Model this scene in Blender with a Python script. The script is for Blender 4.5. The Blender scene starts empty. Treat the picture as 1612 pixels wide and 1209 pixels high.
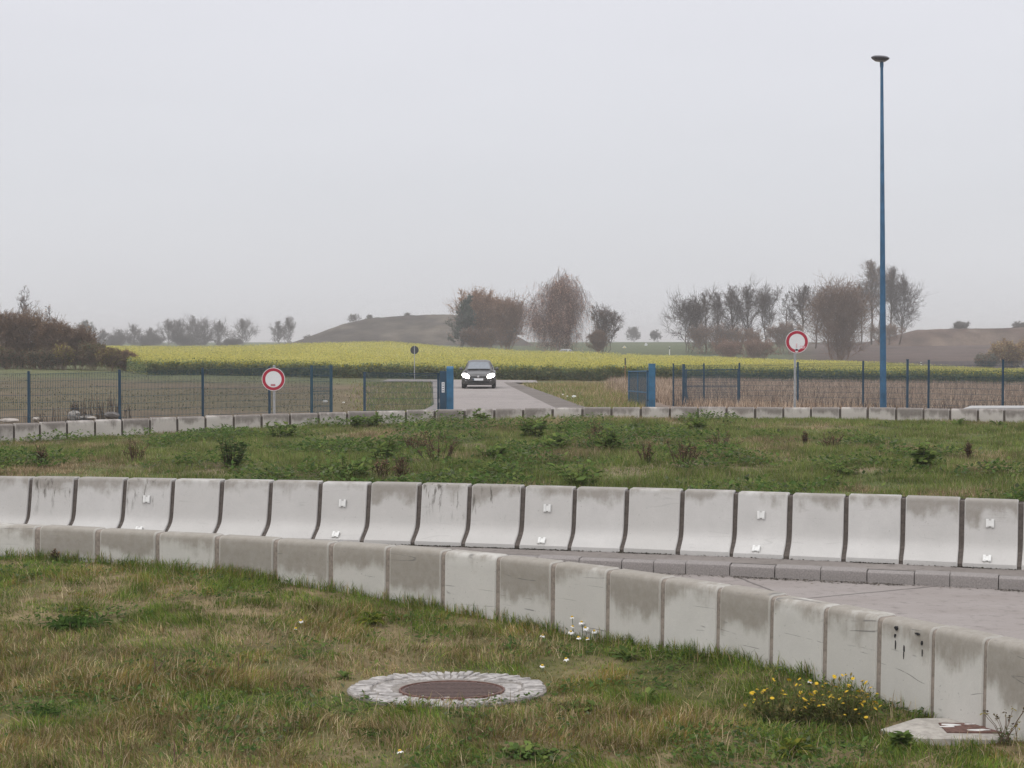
import bpy, math, random
import numpy as np
from mathutils import Vector, Matrix
R = math.radians
rng = np.random.default_rng(7)
random.seed(7)
S = bpy.context.scene
COL = S.collection

# ------------------------------------------------------------------ camera
F = 2420.0; CX, CY = 806.0, 604.5; HOR = 538.0; CAMZ = 2.57
PITCH = math.atan((CY - HOR) / F)
cam = bpy.data.cameras.new('camera'); camo = bpy.data.objects.new('camera', cam); COL.objects.link(camo)
cam.sensor_width = 36.0; cam.lens = F / 1612.0 * 36.0
cam.clip_start = 0.1; cam.clip_end = 6000
camo.location = (0, 0, CAMZ); camo.rotation_euler = (math.pi / 2 - PITCH, 0, 0)
S.camera = camo

# ------------------------------------------------------------------ world, sun, exposure
SUN_EL, SUN_ROT = 48, 215
W = bpy.data.worlds.new('World'); S.world = W; W.use_nodes = True
nt = W.node_tree; nt.nodes.clear()
out = nt.nodes.new('ShaderNodeOutputWorld'); bg = nt.nodes.new('ShaderNodeBackground')
sky = nt.nodes.new('ShaderNodeTexSky'); sky.sky_type = 'NISHITA'; sky.sun_disc = False
sky.sun_elevation = R(SUN_EL); sky.sun_rotation = R(SUN_ROT); sky.air_density = 1.0; sky.dust_density = 5.0
tc = nt.nodes.new('ShaderNodeTexCoord'); sx = nt.nodes.new('ShaderNodeSeparateXYZ')
nt.links.new(tc.outputs['Generated'], sx.inputs[0])
ramp = nt.nodes.new('ShaderNodeValToRGB'); cr = ramp.color_ramp
SKY = [(0.0, (.660, .665, .690)), (0.10, (.680, .690, .728)), (0.24, (.745, .748, .800)), (0.5, (1.05, 1.05, 1.09)), (1.0, (1.70, 1.69, 1.72))]
cr.elements[0].position = 0; cr.elements[1].position = 1
for p, c in SKY[1:-1]: cr.elements.new(p)
for e, (p, c) in zip(cr.elements, SKY): e.color = (*c, 1)
nt.links.new(sx.outputs['Z'], ramp.inputs[0])
sn = nt.nodes.new('ShaderNodeTexNoise'); sn.inputs['Scale'].default_value = 2.2; sn.inputs['Detail'].default_value = 3
mp = nt.nodes.new('ShaderNodeMapping'); mp.inputs['Scale'].default_value = (1, 1, 5)
nt.links.new(tc.outputs['Generated'], mp.inputs[0]); nt.links.new(mp.outputs[0], sn.inputs['Vector'])
mr = nt.nodes.new('ShaderNodeMapRange'); mr.inputs['To Min'].default_value = 9.4; mr.inputs['To Max'].default_value = 10.6
nt.links.new(sn.outputs['Fac'], mr.inputs[0])
sc = nt.nodes.new('ShaderNodeVectorMath'); sc.operation = 'SCALE'
nt.links.new(ramp.outputs[0], sc.inputs[0]); nt.links.new(mr.outputs[0], sc.inputs['Scale'])
mix = nt.nodes.new('ShaderNodeMix'); mix.data_type = 'RGBA'; mix.inputs[0].default_value = 0.94
nt.links.new(sky.outputs[0], mix.inputs[6]); nt.links.new(sc.outputs[0], mix.inputs[7])
nt.links.new(mix.outputs[2], bg.inputs['Color']); bg.inputs['Strength'].default_value = 0.1
nt.links.new(bg.outputs[0], out.inputs['Surface'])
sl = bpy.data.lights.new('sun', 'SUN'); so = bpy.data.objects.new('sun', sl); COL.objects.link(so)
sl.energy = 0.7; sl.angle = R(35); sl.color = (1, .97, .93)
dv = Vector((math.sin(R(SUN_ROT)) * math.cos(R(SUN_EL)), math.cos(R(SUN_ROT)) * math.cos(R(SUN_EL)), math.sin(R(SUN_EL))))
so.rotation_euler = dv.to_track_quat('Z', 'Y').to_euler(); so.location = (0, 0, 60)
S.view_settings.view_transform = 'Standard'; S.view_settings.look = 'None'
S.view_settings.exposure = 0.13; S.view_settings.gamma = 1.0

# ------------------------------------------------------------------ helpers
cp, sp_ = math.cos(PITCH), math.sin(PITCH)
def P(u, v, d):
    a = (u - CX) / F; b = (v - CY) / F
    ry = cp - b * sp_; rz = -sp_ - b * cp; t = d / ry
    return np.array((a * t, d, CAMZ + rz * t))
def XU(u, d): return (np.asarray(u) - CX) / F * d
def ZV(v, d): return P(CX, v, d)[2]
def ss(a, b, x):
    t = np.clip((np.asarray(x, float) - a) / (b - a), 0, 1); return t * t * (3 - 2 * t)
def vnoise(x, y, s, seed=0):
    x = np.asarray(x, float) / s; y = np.asarray(y, float) / s
    xi = np.floor(x).astype(np.int64); yi = np.floor(y).astype(np.int64); fx = x - xi; fy = y - yi
    fx = fx * fx * (3 - 2 * fx); fy = fy * fy * (3 - 2 * fy)
    def h(a, b):
        n = (a * 374761393 + b * 668265263 + seed * 974711) & 0xffffffff
        n = ((n ^ (n >> 13)) * 1274126177) & 0xffffffff
        return ((n ^ (n >> 16)) & 0xffff) / 65535.0
    return (h(xi, yi) * (1 - fx) + h(xi + 1, yi) * fx) * (1 - fy) + (h(xi, yi + 1) * (1 - fx) + h(xi + 1, yi + 1) * fx) * fy
def fbm(x, y, s, seed=0):
    return .5 * vnoise(x, y, s, seed) + .3 * vnoise(x, y, s * .45, seed + 1) + .2 * vnoise(x, y, s * .2, seed + 2)

def npmesh(name, V, faces, mat=None, col=None, parent=None, smooth=False):
    """faces: list of (k, int array (n,k))"""
    me = bpy.data.meshes.new(name)
    V = np.asarray(V, np.float32); me.vertices.add(len(V)); me.vertices.foreach_set('co', V.ravel())
    loops = np.concatenate([f.ravel() for f in faces]).astype(np.int32)
    cnt = np.concatenate([np.full(len(f), f.shape[1], np.int32) for f in faces])
    me.loops.add(len(loops)); me.loops.foreach_set('vertex_index', loops)
    me.polygons.add(len(cnt)); me.polygons.foreach_set('loop_start', np.concatenate(([0], np.cumsum(cnt)[:-1])).astype(np.int32))
    if smooth: me.polygons.foreach_set('use_smooth', np.ones(len(cnt), bool))
    if col is not None:
        a = me.color_attributes.new('Col', 'FLOAT_COLOR', 'POINT')
        c = np.ones((len(V), 4), np.float32); c[:, :3] = col; a.data.foreach_set('color', c.ravel())
    me.update(calc_edges=True)
    if mat: me.materials.append(mat)
    o = bpy.data.objects.new(name, me); COL.objects.link(o)
    if parent: o.parent = parent
    return o

class MB:
    def __init__(s): s.v = []; s.f = []
    def add(s, vs, fs):
        n = len(s.v); s.v += [tuple(map(float, p)) for p in vs]; s.f += [tuple(i + n for i in f) for f in fs]
    def box(s, c, d, rz=0, rx=0, ry=0):
        M = Matrix.Rotation(rz, 3, 'Z') @ Matrix.Rotation(ry, 3, 'Y') @ Matrix.Rotation(rx, 3, 'X')
        vs = [Vector(c) + M @ Vector((x * d[0] / 2, y * d[1] / 2, z * d[2] / 2)) for x in (-1, 1) for y in (-1, 1) for z in (-1, 1)]
        s.add(vs, [(0, 1, 3, 2), (4, 6, 7, 5), (0, 4, 5, 1), (2, 3, 7, 6), (0, 2, 6, 4), (1, 5, 7, 3)])
    def tube(s, pts, rad, n=6, cap=True):
        pts = [Vector(p) for p in pts]; base = len(s.v); vs = []
        rad = rad if hasattr(rad, '__len__') else [rad] * len(pts)
        for i, p in enumerate(pts):
            t = (pts[min(i + 1, len(pts) - 1)] - pts[max(i - 1, 0)]).normalized()
            a = t.orthogonal().normalized() if i == 0 else (a0 - t * a0.dot(t)).normalized()
            a0 = a; b = t.cross(a)
            vs += [p + (a * math.cos(2 * math.pi * k / n) + b * math.sin(2 * math.pi * k / n)) * rad[i] for k in range(n)]
        fs = [(i * n + k, i * n + (k + 1) % n, (i + 1) * n + (k + 1) % n, (i + 1) * n + k) for i in range(len(pts) - 1) for k in range(n)]
        if cap: fs += [tuple(reversed(range(n))), tuple((len(pts) - 1) * n + k for k in range(n))]
        s.add(vs, fs)
    def lathe(s, prof, n=32, axis='Z', c=(0, 0, 0), sy=1):
        vs = []
        for r, z in prof:
            for k in range(n):
                a = 2 * math.pi * k / n; x, y = r * math.cos(a), r * math.sin(a) * sy
                p = (x, y, z) if axis == 'Z' else ((x, -z, y) if axis == 'Y' else (z, x, y))
                vs.append((p[0] + c[0], p[1] + c[1], p[2] + c[2]))
        m = len(prof)
        fs = [(i * n + k, i * n + (k + 1) % n, (i + 1) * n + (k + 1) % n, (i + 1) * n + k) for i in range(m - 1) for k in range(n)]
        fs += [tuple(reversed(range(n))), tuple((m - 1) * n + k for k in range(n))]
        s.add(vs, fs)
    def quad(s, a, b, c, d): s.add([a, b, c, d], [(0, 1, 2, 3)])
    def build(s, name, mat, parent=None, smooth=None):
        me = bpy.data.meshes.new(name); me.from_pydata(s.v, [], s.f); me.update()
        if mat: me.materials.append(mat)
        if smooth is not None:
            me.polygons.foreach_set('use_smooth', np.ones(len(me.polygons), bool)); me.set_sharp_from_angle(angle=R(smooth))
        o = bpy.data.objects.new(name, me); COL.objects.link(o)
        if parent: o.parent = parent
        return o

def tag(o, label, cat, group=None):
    o['label'] = label; o['category'] = cat
    if group: o['group'] = group
    return o
def thing(name, label, cat, loc=(0, 0, 0), rz=0, group=None):
    o = bpy.data.objects.new(name, None); COL.objects.link(o); o.empty_display_size = .1
    o.location = [float(c) for c in loc]; o.rotation_euler = (0, 0, rz)
    return tag(o, label, cat, group)
def struct(o, kind='structure'): o['kind'] = kind; return o
def copy_thing(o, loc, rz, label=None):
    c = o.copy(); COL.objects.link(c); c.location = [float(x) for x in loc]; c.rotation_euler = (0, 0, rz)
    if label: c['label'] = label
    for ch in o.children:
        k = ch.copy(); COL.objects.link(k); k.parent = c
        for g in ch.children:
            q = g.copy(); COL.objects.link(q); q.parent = k
    return c
ORD = 'first second third fourth fifth sixth seventh eighth ninth tenth eleventh twelfth thirteenth fourteenth fifteenth sixteenth seventeenth eighteenth nineteenth twentieth'.split()
def ordw(i):
    if i < 20: return ORD[i]
    return ('twenty-' if i < 29 else 'thirty-') + ORD[(i + 1) % 10 - 1] if (i + 1) % 10 else ('thirtieth' if i == 29 else 'fortieth')

# ------------------------------------------------------------------ materials
def newmat(name):
    m = bpy.data.materials.new(name); m.use_nodes = True; t = m.node_tree
    return m, t, t.nodes['Principled BSDF']
def N(t, typ, **kw):
    n = t.nodes.new(typ)
    for k, v in kw.items():
        if k in n.inputs: n.inputs[k].default_value = v
        else: setattr(n, k, v)
    return n
def mixc(t, fac, a, b, mode='MIX'):
    n = N(t, 'ShaderNodeMix', data_type='RGBA', blend_type=mode)
    for i, x in ((0, fac), (6, a), (7, b)):
        if isinstance(x, (int, float)): n.inputs[i].default_value = x
        elif isinstance(x, tuple): n.inputs[i].default_value = (*x, 1)
        else: t.links.new(x, n.inputs[i])
    return n.outputs[2]
def mrange(t, x, a, b, c=0., d=1.):
    n = N(t, 'ShaderNodeMapRange'); t.links.new(x, n.inputs[0])
    for i, v in enumerate((a, b, c, d)): n.inputs[i + 1].default_value = v
    return n.outputs[0]
def math_(t, op, a, b=None):
    n = N(t, 'ShaderNodeMath', operation=op)
    for i, x in enumerate((a, b)):
        if x is None: continue
        if isinstance(x, (int, float)): n.inputs[i].default_value = x
        else: t.links.new(x, n.inputs[i])
    return n.outputs[0]
def noise(t, scale, detail=4, stretch=(1, 1, 1), rough=.6, offset=None, coord='Object'):
    tcn = N(t, 'ShaderNodeTexCoord'); m = N(t, 'ShaderNodeMapping'); m.inputs['Scale'].default_value = stretch
    t.links.new(tcn.outputs[coord], m.inputs[0])
    if offset is not None: t.links.new(offset, m.inputs['Location'])
    n = N(t, 'ShaderNodeTexNoise', Scale=scale, Detail=detail, Roughness=rough); t.links.new(m.outputs[0], n.inputs['Vector'])
    return n.outputs['Fac']
def bump(t, b, h, s=.3, dist=.01):
    n = N(t, 'ShaderNodeBump', Strength=s, Distance=dist); t.links.new(h, n.inputs['Height']); t.links.new(n.outputs[0], b.inputs['Normal'])
def simple(name, c, rough=.6, metal=0., var=.12, scale=8, spec=.3, emit=None):
    m, t, b = newmat(name); b.inputs['Roughness'].default_value = rough; b.inputs['Metallic'].default_value = metal
    b.inputs['Specular IOR Level'].default_value = spec
    n = noise(t, scale, 5)
    lo = tuple(x * (1 - var) for x in c); hi = tuple(min(1, x * (1 + var)) for x in c)
    t.links.new(mixc(t, mrange(t, n, .3, .7), lo, hi), b.inputs['Base Color'])
    if emit: b.inputs['Emission Color'].default_value = (*emit[0], 1); b.inputs['Emission Strength'].default_value = emit[1]
    return m
def leafmat(name, tr=.25):
    m = bpy.data.materials.new(name); m.use_nodes = True; t = m.node_tree; t.nodes.clear()
    o = N(t, 'ShaderNodeOutputMaterial'); a = N(t, 'ShaderNodeVertexColor', layer_name='Col')
    d = N(t, 'ShaderNodeBsdfDiffuse'); tr_ = N(t, 'ShaderNodeBsdfTranslucent'); mx = N(t, 'ShaderNodeMixShader'); mx.inputs[0].default_value = tr
    t.links.new(a.outputs[0], d.inputs[0]); t.links.new(a.outputs[0], tr_.inputs[0])
    t.links.new(d.outputs[0], mx.inputs[1]); t.links.new(tr_.outputs[0], mx.inputs[2]); t.links.new(mx.outputs[0], o.inputs[0])
    return m
def groundmat(name, scale, var, bs, stretch=(1, 1, 1)):
    m, t, b = newmat(name); b.inputs['Roughness'].default_value = .95; b.inputs['Specular IOR Level'].default_value = .1
    a = N(t, 'ShaderNodeVertexColor', layer_name='Col')
    n1 = noise(t, scale, 8, stretch, .7); n2 = noise(t, scale * .13, 4, stretch)
    k = math_(t, 'MULTIPLY', mrange(t, n1, .3, .7, 1 - var, 1 + var), mrange(t, n2, .3, .7, 1 - var * .6, 1 + var * .6))
    v = N(t, 'ShaderNodeVectorMath', operation='SCALE'); t.links.new(a.outputs[0], v.inputs[0]); t.links.new(k, v.inputs['Scale'])
    t.links.new(v.outputs[0], b.inputs['Base Color']); bump(t, b, n1, .6, bs)
    return m
def concrete(name, ztop, light, stain, amount, spread, streak=0., scuff=0.):
    """weathered precast concrete: damp dark band under the top edge of random depth, streaks, pores, scuffs"""
    m, t, b = newmat(name); b.inputs['Roughness'].default_value = .85; b.inputs['Specular IOR Level'].default_value = .25
    oi = N(t, 'ShaderNodeObjectInfo'); rnd = oi.outputs['Random']
    cmb = N(t, 'ShaderNodeCombineXYZ'); t.links.new(math_(t, 'MULTIPLY', rnd, 91.7), cmb.inputs[0]); t.links.new(math_(t, 'MULTIPLY', rnd, 37.1), cmb.inputs[1])
    off = cmb.outputs[0]
    tcn = N(t, 'ShaderNodeTexCoord'); sz = N(t, 'ShaderNodeSeparateXYZ'); t.links.new(tcn.outputs['Object'], sz.inputs[0]); z = sz.outputs['Z']
    nbig = noise(t, 2.6, 5, (1, 1, .8), .6, off); nmid = noise(t, 14, 6, (1, 1, 1), .7, off); nfin = noise(t, 90, 3, (1, 1, 1), .6, off)
    nst = noise(t, 16, 5, (1, 1, .07), .65, off)
    depth = math_(t, 'SUBTRACT', ztop, z)
    r2 = math_(t, 'FRACT', math_(t, 'MULTIPLY', rnd, 7.31))
    lim = math_(t, 'ADD', math_(t, 'MULTIPLY', math_(t, 'POWER', r2, 1.15), spread), mrange(t, nbig, .25, .75, -.14, .20))
    lim = math_(t, 'ADD', lim, mrange(t, nst, .3, .7, -.025, .03))
    n = N(t, 'ShaderNodeMapRange', interpolation_type='SMOOTHSTEP'); t.links.new(math_(t, 'SUBTRACT', depth, lim), n.inputs[0])
    for i, v in enumerate((-.08, .09, 1., 0.)): n.inputs[i + 1].default_value = v
    st = math_(t, 'MULTIPLY', n.outputs[0], math_(t, 'MULTIPLY', amount, mrange(t, nmid, .25, .75, .72, 1.)))
    base = mixc(t, mrange(t, nbig, .3, .7), tuple(x * .90 for x in light), tuple(min(1, x * 1.06) for x in light))
    base = mixc(t, mrange(t, rnd, 0, 1, 0, .45), base, tuple(x * y for x, y in zip(light, (.80, .785, .76))))
    base = mixc(t, mrange(t, nmid, .3, .7, 0, .35), base, tuple(x * .84 for x in light))
    c = mixc(t, st, base, stain)
    if streak:
        sel = mrange(t, math_(t, 'FRACT', math_(t, 'MULTIPLY', rnd, 13.7)), .72, .8)
        f = math_(t, 'MULTIPLY', math_(t, 'MULTIPLY', mrange(t, nst, .56, .66), mrange(t, depth, .5, .12)), math_(t, 'MULTIPLY', sel, streak))
        c = mixc(t, f, c, tuple(x * .5 for x in stain))
    if scuff:
        ns = noise(t, .9, 2, (.38, 1, 4.8), .45, off)
        ln = mrange(t, math_(t, 'ABSOLUTE', math_(t, 'SUBTRACT', ns, .5)), .006, .002)
        gate = mrange(t, noise(t, 4.3, 2, (1, 1, 1), .5, off), .52, .6)
        c = mixc(t, math_(t, 'MULTIPLY', math_(t, 'MULTIPLY', ln, gate), scuff), c, (.12, .115, .11))
    ax = math_(t, 'ABSOLUTE', sz.outputs['X'])  # lighter block ends: worn arris, with its highlight line put into the colour
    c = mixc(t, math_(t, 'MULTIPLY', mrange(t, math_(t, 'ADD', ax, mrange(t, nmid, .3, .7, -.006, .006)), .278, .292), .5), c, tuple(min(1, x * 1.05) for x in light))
    pores = mrange(t, noise(t, 46, 2, (1, 1, 1), .5, off), .70, .75)
    c = mixc(t, math_(t, 'MULTIPLY', pores, .55), c, (.16, .15, .14))
    c = mixc(t, mrange(t, nfin, .3, .7, 0, .16), c, tuple(x * .6 for x in light))
    t.links.new(c, b.inputs['Base Color']); bump(t, b, nmid, .25, .01)
    return m
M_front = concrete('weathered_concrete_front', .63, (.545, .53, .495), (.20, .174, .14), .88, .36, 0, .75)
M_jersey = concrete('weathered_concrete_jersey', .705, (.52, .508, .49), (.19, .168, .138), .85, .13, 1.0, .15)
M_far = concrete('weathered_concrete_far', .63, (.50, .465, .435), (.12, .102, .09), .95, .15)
M_joint = simple('joint_mortar', (.24, .205, .175), .95, scale=25, var=.3)
M_jointd = simple('joint_dirt_shade', (.095, .08, .07), .95, scale=25, var=.3)  # dirt and the shade inside the grooves, both put into the joint colour
M_kerb = simple('granite_kerb', (.235, .215, .205), .85, scale=60, var=.25)
M_slab = simple('cast_slab', (.36, .335, .30), .9, scale=20, var=.25)
M_rust = simple('rusty_iron', (.15, .085, .07), .75, .3, scale=30, var=.45)
M_iron = simple('cast_iron', (.105, .07, .062), .7, .4, scale=40, var=.4)
M_sett = simple('granite_sett', (.34, .32, .305), .85, scale=16, var=.4)
M_white = simple('white_plastic', (.68, .68, .66), .4, var=.05)
M_dark = simple('dark_rubber', (.02, .02, .022), .7)
M_blue = simple('blue_paint', (.026, .112, .205), .5, var=.3, scale=3)
M_blued = simple('blue_paint_dark', (.02, .055, .092), .5, var=.2, scale=3)
M_bluewire = simple('blue_wire', (.02, .066, .10), .5, var=.1)
M_pole = simple('blue_lamp_paint', (.034, .105, .195), .5, var=.3, scale=2.5)
M_galv = simple('galvanised_steel', (.36, .37, .38), .5, .5, var=.2, scale=12)
M_red = simple('sign_red', (.36, .02, .045), .45, var=.06)
M_signw = simple('sign_white', (.68, .69, .70), .4, var=.04)
M_pink = simple('faded_sticker', (.62, .30, .33), .5)
M_sticker = simple('worn_sticker', (.34, .10, .13), .5)
M_signback = simple('sign_back', (.035, .04, .05), .6)
M_yellow = simple('sign_yellow', (.62, .52, .22), .5)
M_lamp = simple('lamp_head_grey', (.085, .085, .10), .45, .2)
M_glass = simple('lens_glass', (.22, .22, .24), .15, spec=.6)
M_petal = simple('white_petal', (.80, .80, .79), .7, var=.04)
M_ypetal = simple('yellow_petal', (.62, .42, .03), .7, var=.1)
M_ycentre = simple('flower_centre', (.50, .33, .03), .8)
M_rock = simple('pale_rock', (.36, .33, .30), .9, scale=6, var=.3)
M_litter = simple('white_litter', (.75, .75, .74), .6)
M_leaf = leafmat('foliage', .42); M_grass = leafmat('grass_blades', .3); M_bark = leafmat('bark', 0.)
M_outer = groundmat('field_soil', 1.4, .32, .06)
M_turf = groundmat('turf_soil', 9, .35, .03)

# concrete carriageway (inner road) and asphalt road
def roadmat(name, c, dark, sc1, joints=()):
    m, t, b = newmat(name); b.inputs['Roughness'].default_value = .9; b.inputs['Specular IOR Level'].default_value = .2
    n1 = noise(t, sc1, 6, (.5, 1.4, 1), .65); n2 = noise(t, sc1 * 9, 4); n3 = noise(t, 70, 2)
    x = mixc(t, mrange(t, n1, .35, .7), c, dark); x = mixc(t, mrange(t, n2, .54, .72, 0, .6), x, tuple(k * .55 for k in dark))
    x = mixc(t, mrange(t, n3, .3, .7, 0, .25), x, tuple(k * .6 for k in c))
    if joints:
        tcn = N(t, 'ShaderNodeTexCoord'); sx_ = N(t, 'ShaderNodeSeparateXYZ'); t.links.new(tcn.outputs['Object'], sx_.inputs[0])
        wob = mrange(t, noise(t, 3, 3), .3, .7, -.015, .015)
        for nx, ny, c0 in joints:
            d_ = math_(t, 'ADD', math_(t, 'ADD', math_(t, 'MULTIPLY', sx_.outputs[0], nx), math_(t, 'MULTIPLY', sx_.outputs[1], ny)), wob)
            x = mixc(t, mrange(t, math_(t, 'ABSOLUTE', math_(t, 'SUBTRACT', d_, c0)), .028, .010, 0, .75), x, (.075, .068, .062))
        cr_ = noise(t, .7, 3, (1, 1, 1), .6); x = mixc(t, mrange(t, math_(t, 'ABSOLUTE', math_(t, 'SUBTRACT', cr_, .5)), .004, .0015, 0, .25), x, (.13, .12, .11))
    t.links.new(x, b.inputs['Base Color']); bump(t, b, n3, .3, .004)
    return m
M_road = roadmat('concrete_road', (.295, .266, .252), (.235, .206, .19), .8, ((-.45, .893, 12.366), (-.45, .893, 15.9), (.97, .24, 6.4)))
M_asph = roadmat('pale_asphalt', (.29, .26, .247), (.245, .22, .208), .16)
M_gravel = roadmat('gravel_verge', (.165, .145, .13), (.12, .10, .088), .8)
M_paving = roadmat('paved_strip', (.24, .215, .20), (.175, .155, .14), 1.2)

# ------------------------------------------------------------------ plan of the place (metres; camera at 0,0)
fu = [(0, 825), (62, 829), (157, 833), (251, 838), (345, 842), (437, 848), (525, 853), (615, 861), (703, 869), (790, 878), (878, 888), (965, 899), (1052, 911), (1140, 922.5), (1225, 938), (1310, 954), (1397, 969), (1482, 990), (1565, 1012)]
FT = .63
fp = np.array([P(u, v, F * (CAMZ - FT) / (v - HOR)) for u, v in fu])
fpoly = np.polyfit(fp[:, 0], fp[:, 1], 3)
def yfront(x):
    x = np.asarray(x, float); a, b = fp[0, 0], fp[-1, 0]; xc = np.clip(x, a, b); d = np.polyder(fpoly)
    return np.polyval(fpoly, xc) + (x - xc) * np.where(x > b, np.polyval(d, b), np.polyval(d, a))
JT = .835
jv = [(0, 750), (52, 751), (276, 754), (508, 758), (743, 763), (990, 769), (1247, 777), (1425, 782), (1610, 788)]
jp = np.array([P(u, v, F * (CAMZ - JT) / (v - HOR)) for u, v in jv])
jpoly = np.polyfit(jp[:, 0], jp[:, 1], 2)
def yjer(x): return np.polyval(jpoly, np.asarray(x, float))
def curve_at_u(u, fn, lo=5., hi=40.):
    for _ in range(60):
        m = (lo + hi) / 2
        if fn(XU(u, m)) > m: lo = m
        else: hi = m
    return np.array((XU(u, m), m))
RF, XF, DF = 21.0, .6, 34.6
def yfar(x): 
    x = np.asarray(x, float); return DF - RF + np.sqrt(np.maximum(RF * RF - (x - XF) ** 2, 20))
def zfar_top(u): return np.array([ZV(v, yfar(XU(u_, 33))) for u_, v in zip(np.atleast_1d(u), np.interp(np.atleast_1d(u), [-200, 0, 100, 200, 300, 430, 590, 740, 900, 1100, 1400, 1612, 1800], [684, 669, 664, 659.5, 656, 651.5, 647, 644, 641.5, 640.5, 642, 645, 649]))])
def zfg(x, y): 
    dw = yfront(x) - np.asarray(y, float)
    tl = -.058 * (np.asarray(y, float) - 11.25) * ss(1.5, .8, np.hypot(np.asarray(x) + .48, np.asarray(y) - 11.25))   # the manhole lies in a patch sloping away
    return tl + .085 * ss(.9, 1.8, x) * ss(.95, .05, dw) * (1 - .65 * ss(2.1, 2.6, x)) + .29 * ss(2.0, -4.6, x) * ss(10.5, 15.6, y) + .05 * (fbm(x, y, 1.6, 3) - .5) * ss(0, 1, np.hypot(np.asarray(x) + .48, np.asarray(y) - 11.2) - .7)
def zisl(x, y):
    x = np.asarray(x, float); y = np.asarray(y, float); yj = yjer(x); yf = yfar(x); t = np.clip((y - yj) / (yf - yj), 0, 1)
    u = CX + x / np.maximum(y, 1) * F
    zf = np.interp(u, [0, 300, 750, 1250, 1612], [.48, .62, .80, .88, .88])
    return (.66 + .06 * ss(.1, .25, t)) * (1 - ss(.15, .95, t)) + zf * ss(.15, .95, t) + .16 * (fbm(x, y, 3.2, 11) - .5) * ss(0, .12, t) * ss(1, .9, t)
TU = [-1500, 0, 300, 600, 750, 850, 1050, 1300, 1600, 2900]
TD = [0, 34, 40, 50, 62, 83, 105, 160, 200, 230, 300, 400, 700, 2600]
TZ = np.array([[-.6, -.3, .2, .3, .3, .4, .5, .7, .8, .9, 1.1, 1.4, 2, 2],
 [-.6, -.3, .2, .3, .3, .4, .5, .7, .8, .9, 1.1, 1.4, 2, 2],
 [-.6, -.3, .0, .1, .15, .2, .31, .55, .75, .9, 1.1, 1.4, 2, 2],
 [-.6, -.3, 0, 0, 0, 0, .02, .7, 1.25, 1.57, 1.9, 2.2, 2.3, 2.3],
 [-.6, -.3, 0, 0, 0, 0, -.03, .25, .5, .65, 1.2, 2.0, 2.3, 2.3],
 [-.6, -.3, 0, 0, 0, 0, -.08, .05, .15, .2, .9, 2.0, 2.3, 2.3],
 [-.6, -.3, 0, 0, -.05, -.1, -.15, -.2, -.25, .3, 1.5, 2.4, 2.4, 2.3],
 [-.6, -.3, 0, 0, -.05, -.15, -.3, -.6, -.8, -.3, 1.3, 2.3, 2.3, 2.3],
 [-.6, -.3, .05, .1, 0, -.2, -.5, -1.3, -1.0, 0., 1.7, 2.5, 2.4, 2.3],
 [-.6, -.3, .05, .1, 0, -.2, -.5, -1.3, -1.0, 0., 1.7, 2.5, 2.4, 2.3]])
def zout_ud(u, d):
    u = np.asarray(u, float); d = np.asarray(d, float)
    iu = np.clip(np.searchsorted(TU, u) - 1, 0, len(TU) - 2); idd = np.clip(np.searchsorted(TD, d) - 1, 0, len(TD) - 2)
    TUa, TDa = np.array(TU, float), np.array(TD, float)
    a = np.clip((u - TUa[iu]) / (TUa[iu + 1] - TUa[iu]), 0, 1); b = np.clip((d - TDa[idd]) / (TDa[idd + 1] - TDa[idd]), 0, 1)
    a = a * a * (3 - 2 * a)
    return (TZ[iu, idd] * (1 - b) + TZ[iu, idd + 1] * b) * (1 - a) + (TZ[iu + 1, idd] * (1 - b) + TZ[iu + 1, idd + 1] * b) * a
def zout(x, y): return zout_ud(CX + np.asarray(x) / np.maximum(np.asarray(y), 1.) * F, y)
def roadL(y): return np.interp(y, [40, 50, 61, 89, 97], [-4.6, -3.4, -3.1, -4.6, -5.0])
def roadR(y): return np.interp(y, [40, 50, 61, 89, 97], [3.4, 2.2, 1.45, -.25, -.6])
def dfield0(u): return np.interp(u, [-1500, 150, 228, 600, 900, 1600, 2900], [132, 132, 104, 106, 105, 103, 103])
def dfield1(u): return np.interp(u, [-1500, 600, 850, 1050, 1300, 1600, 2900], [230, 232, 225, 200, 180, 160, 160])

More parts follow.
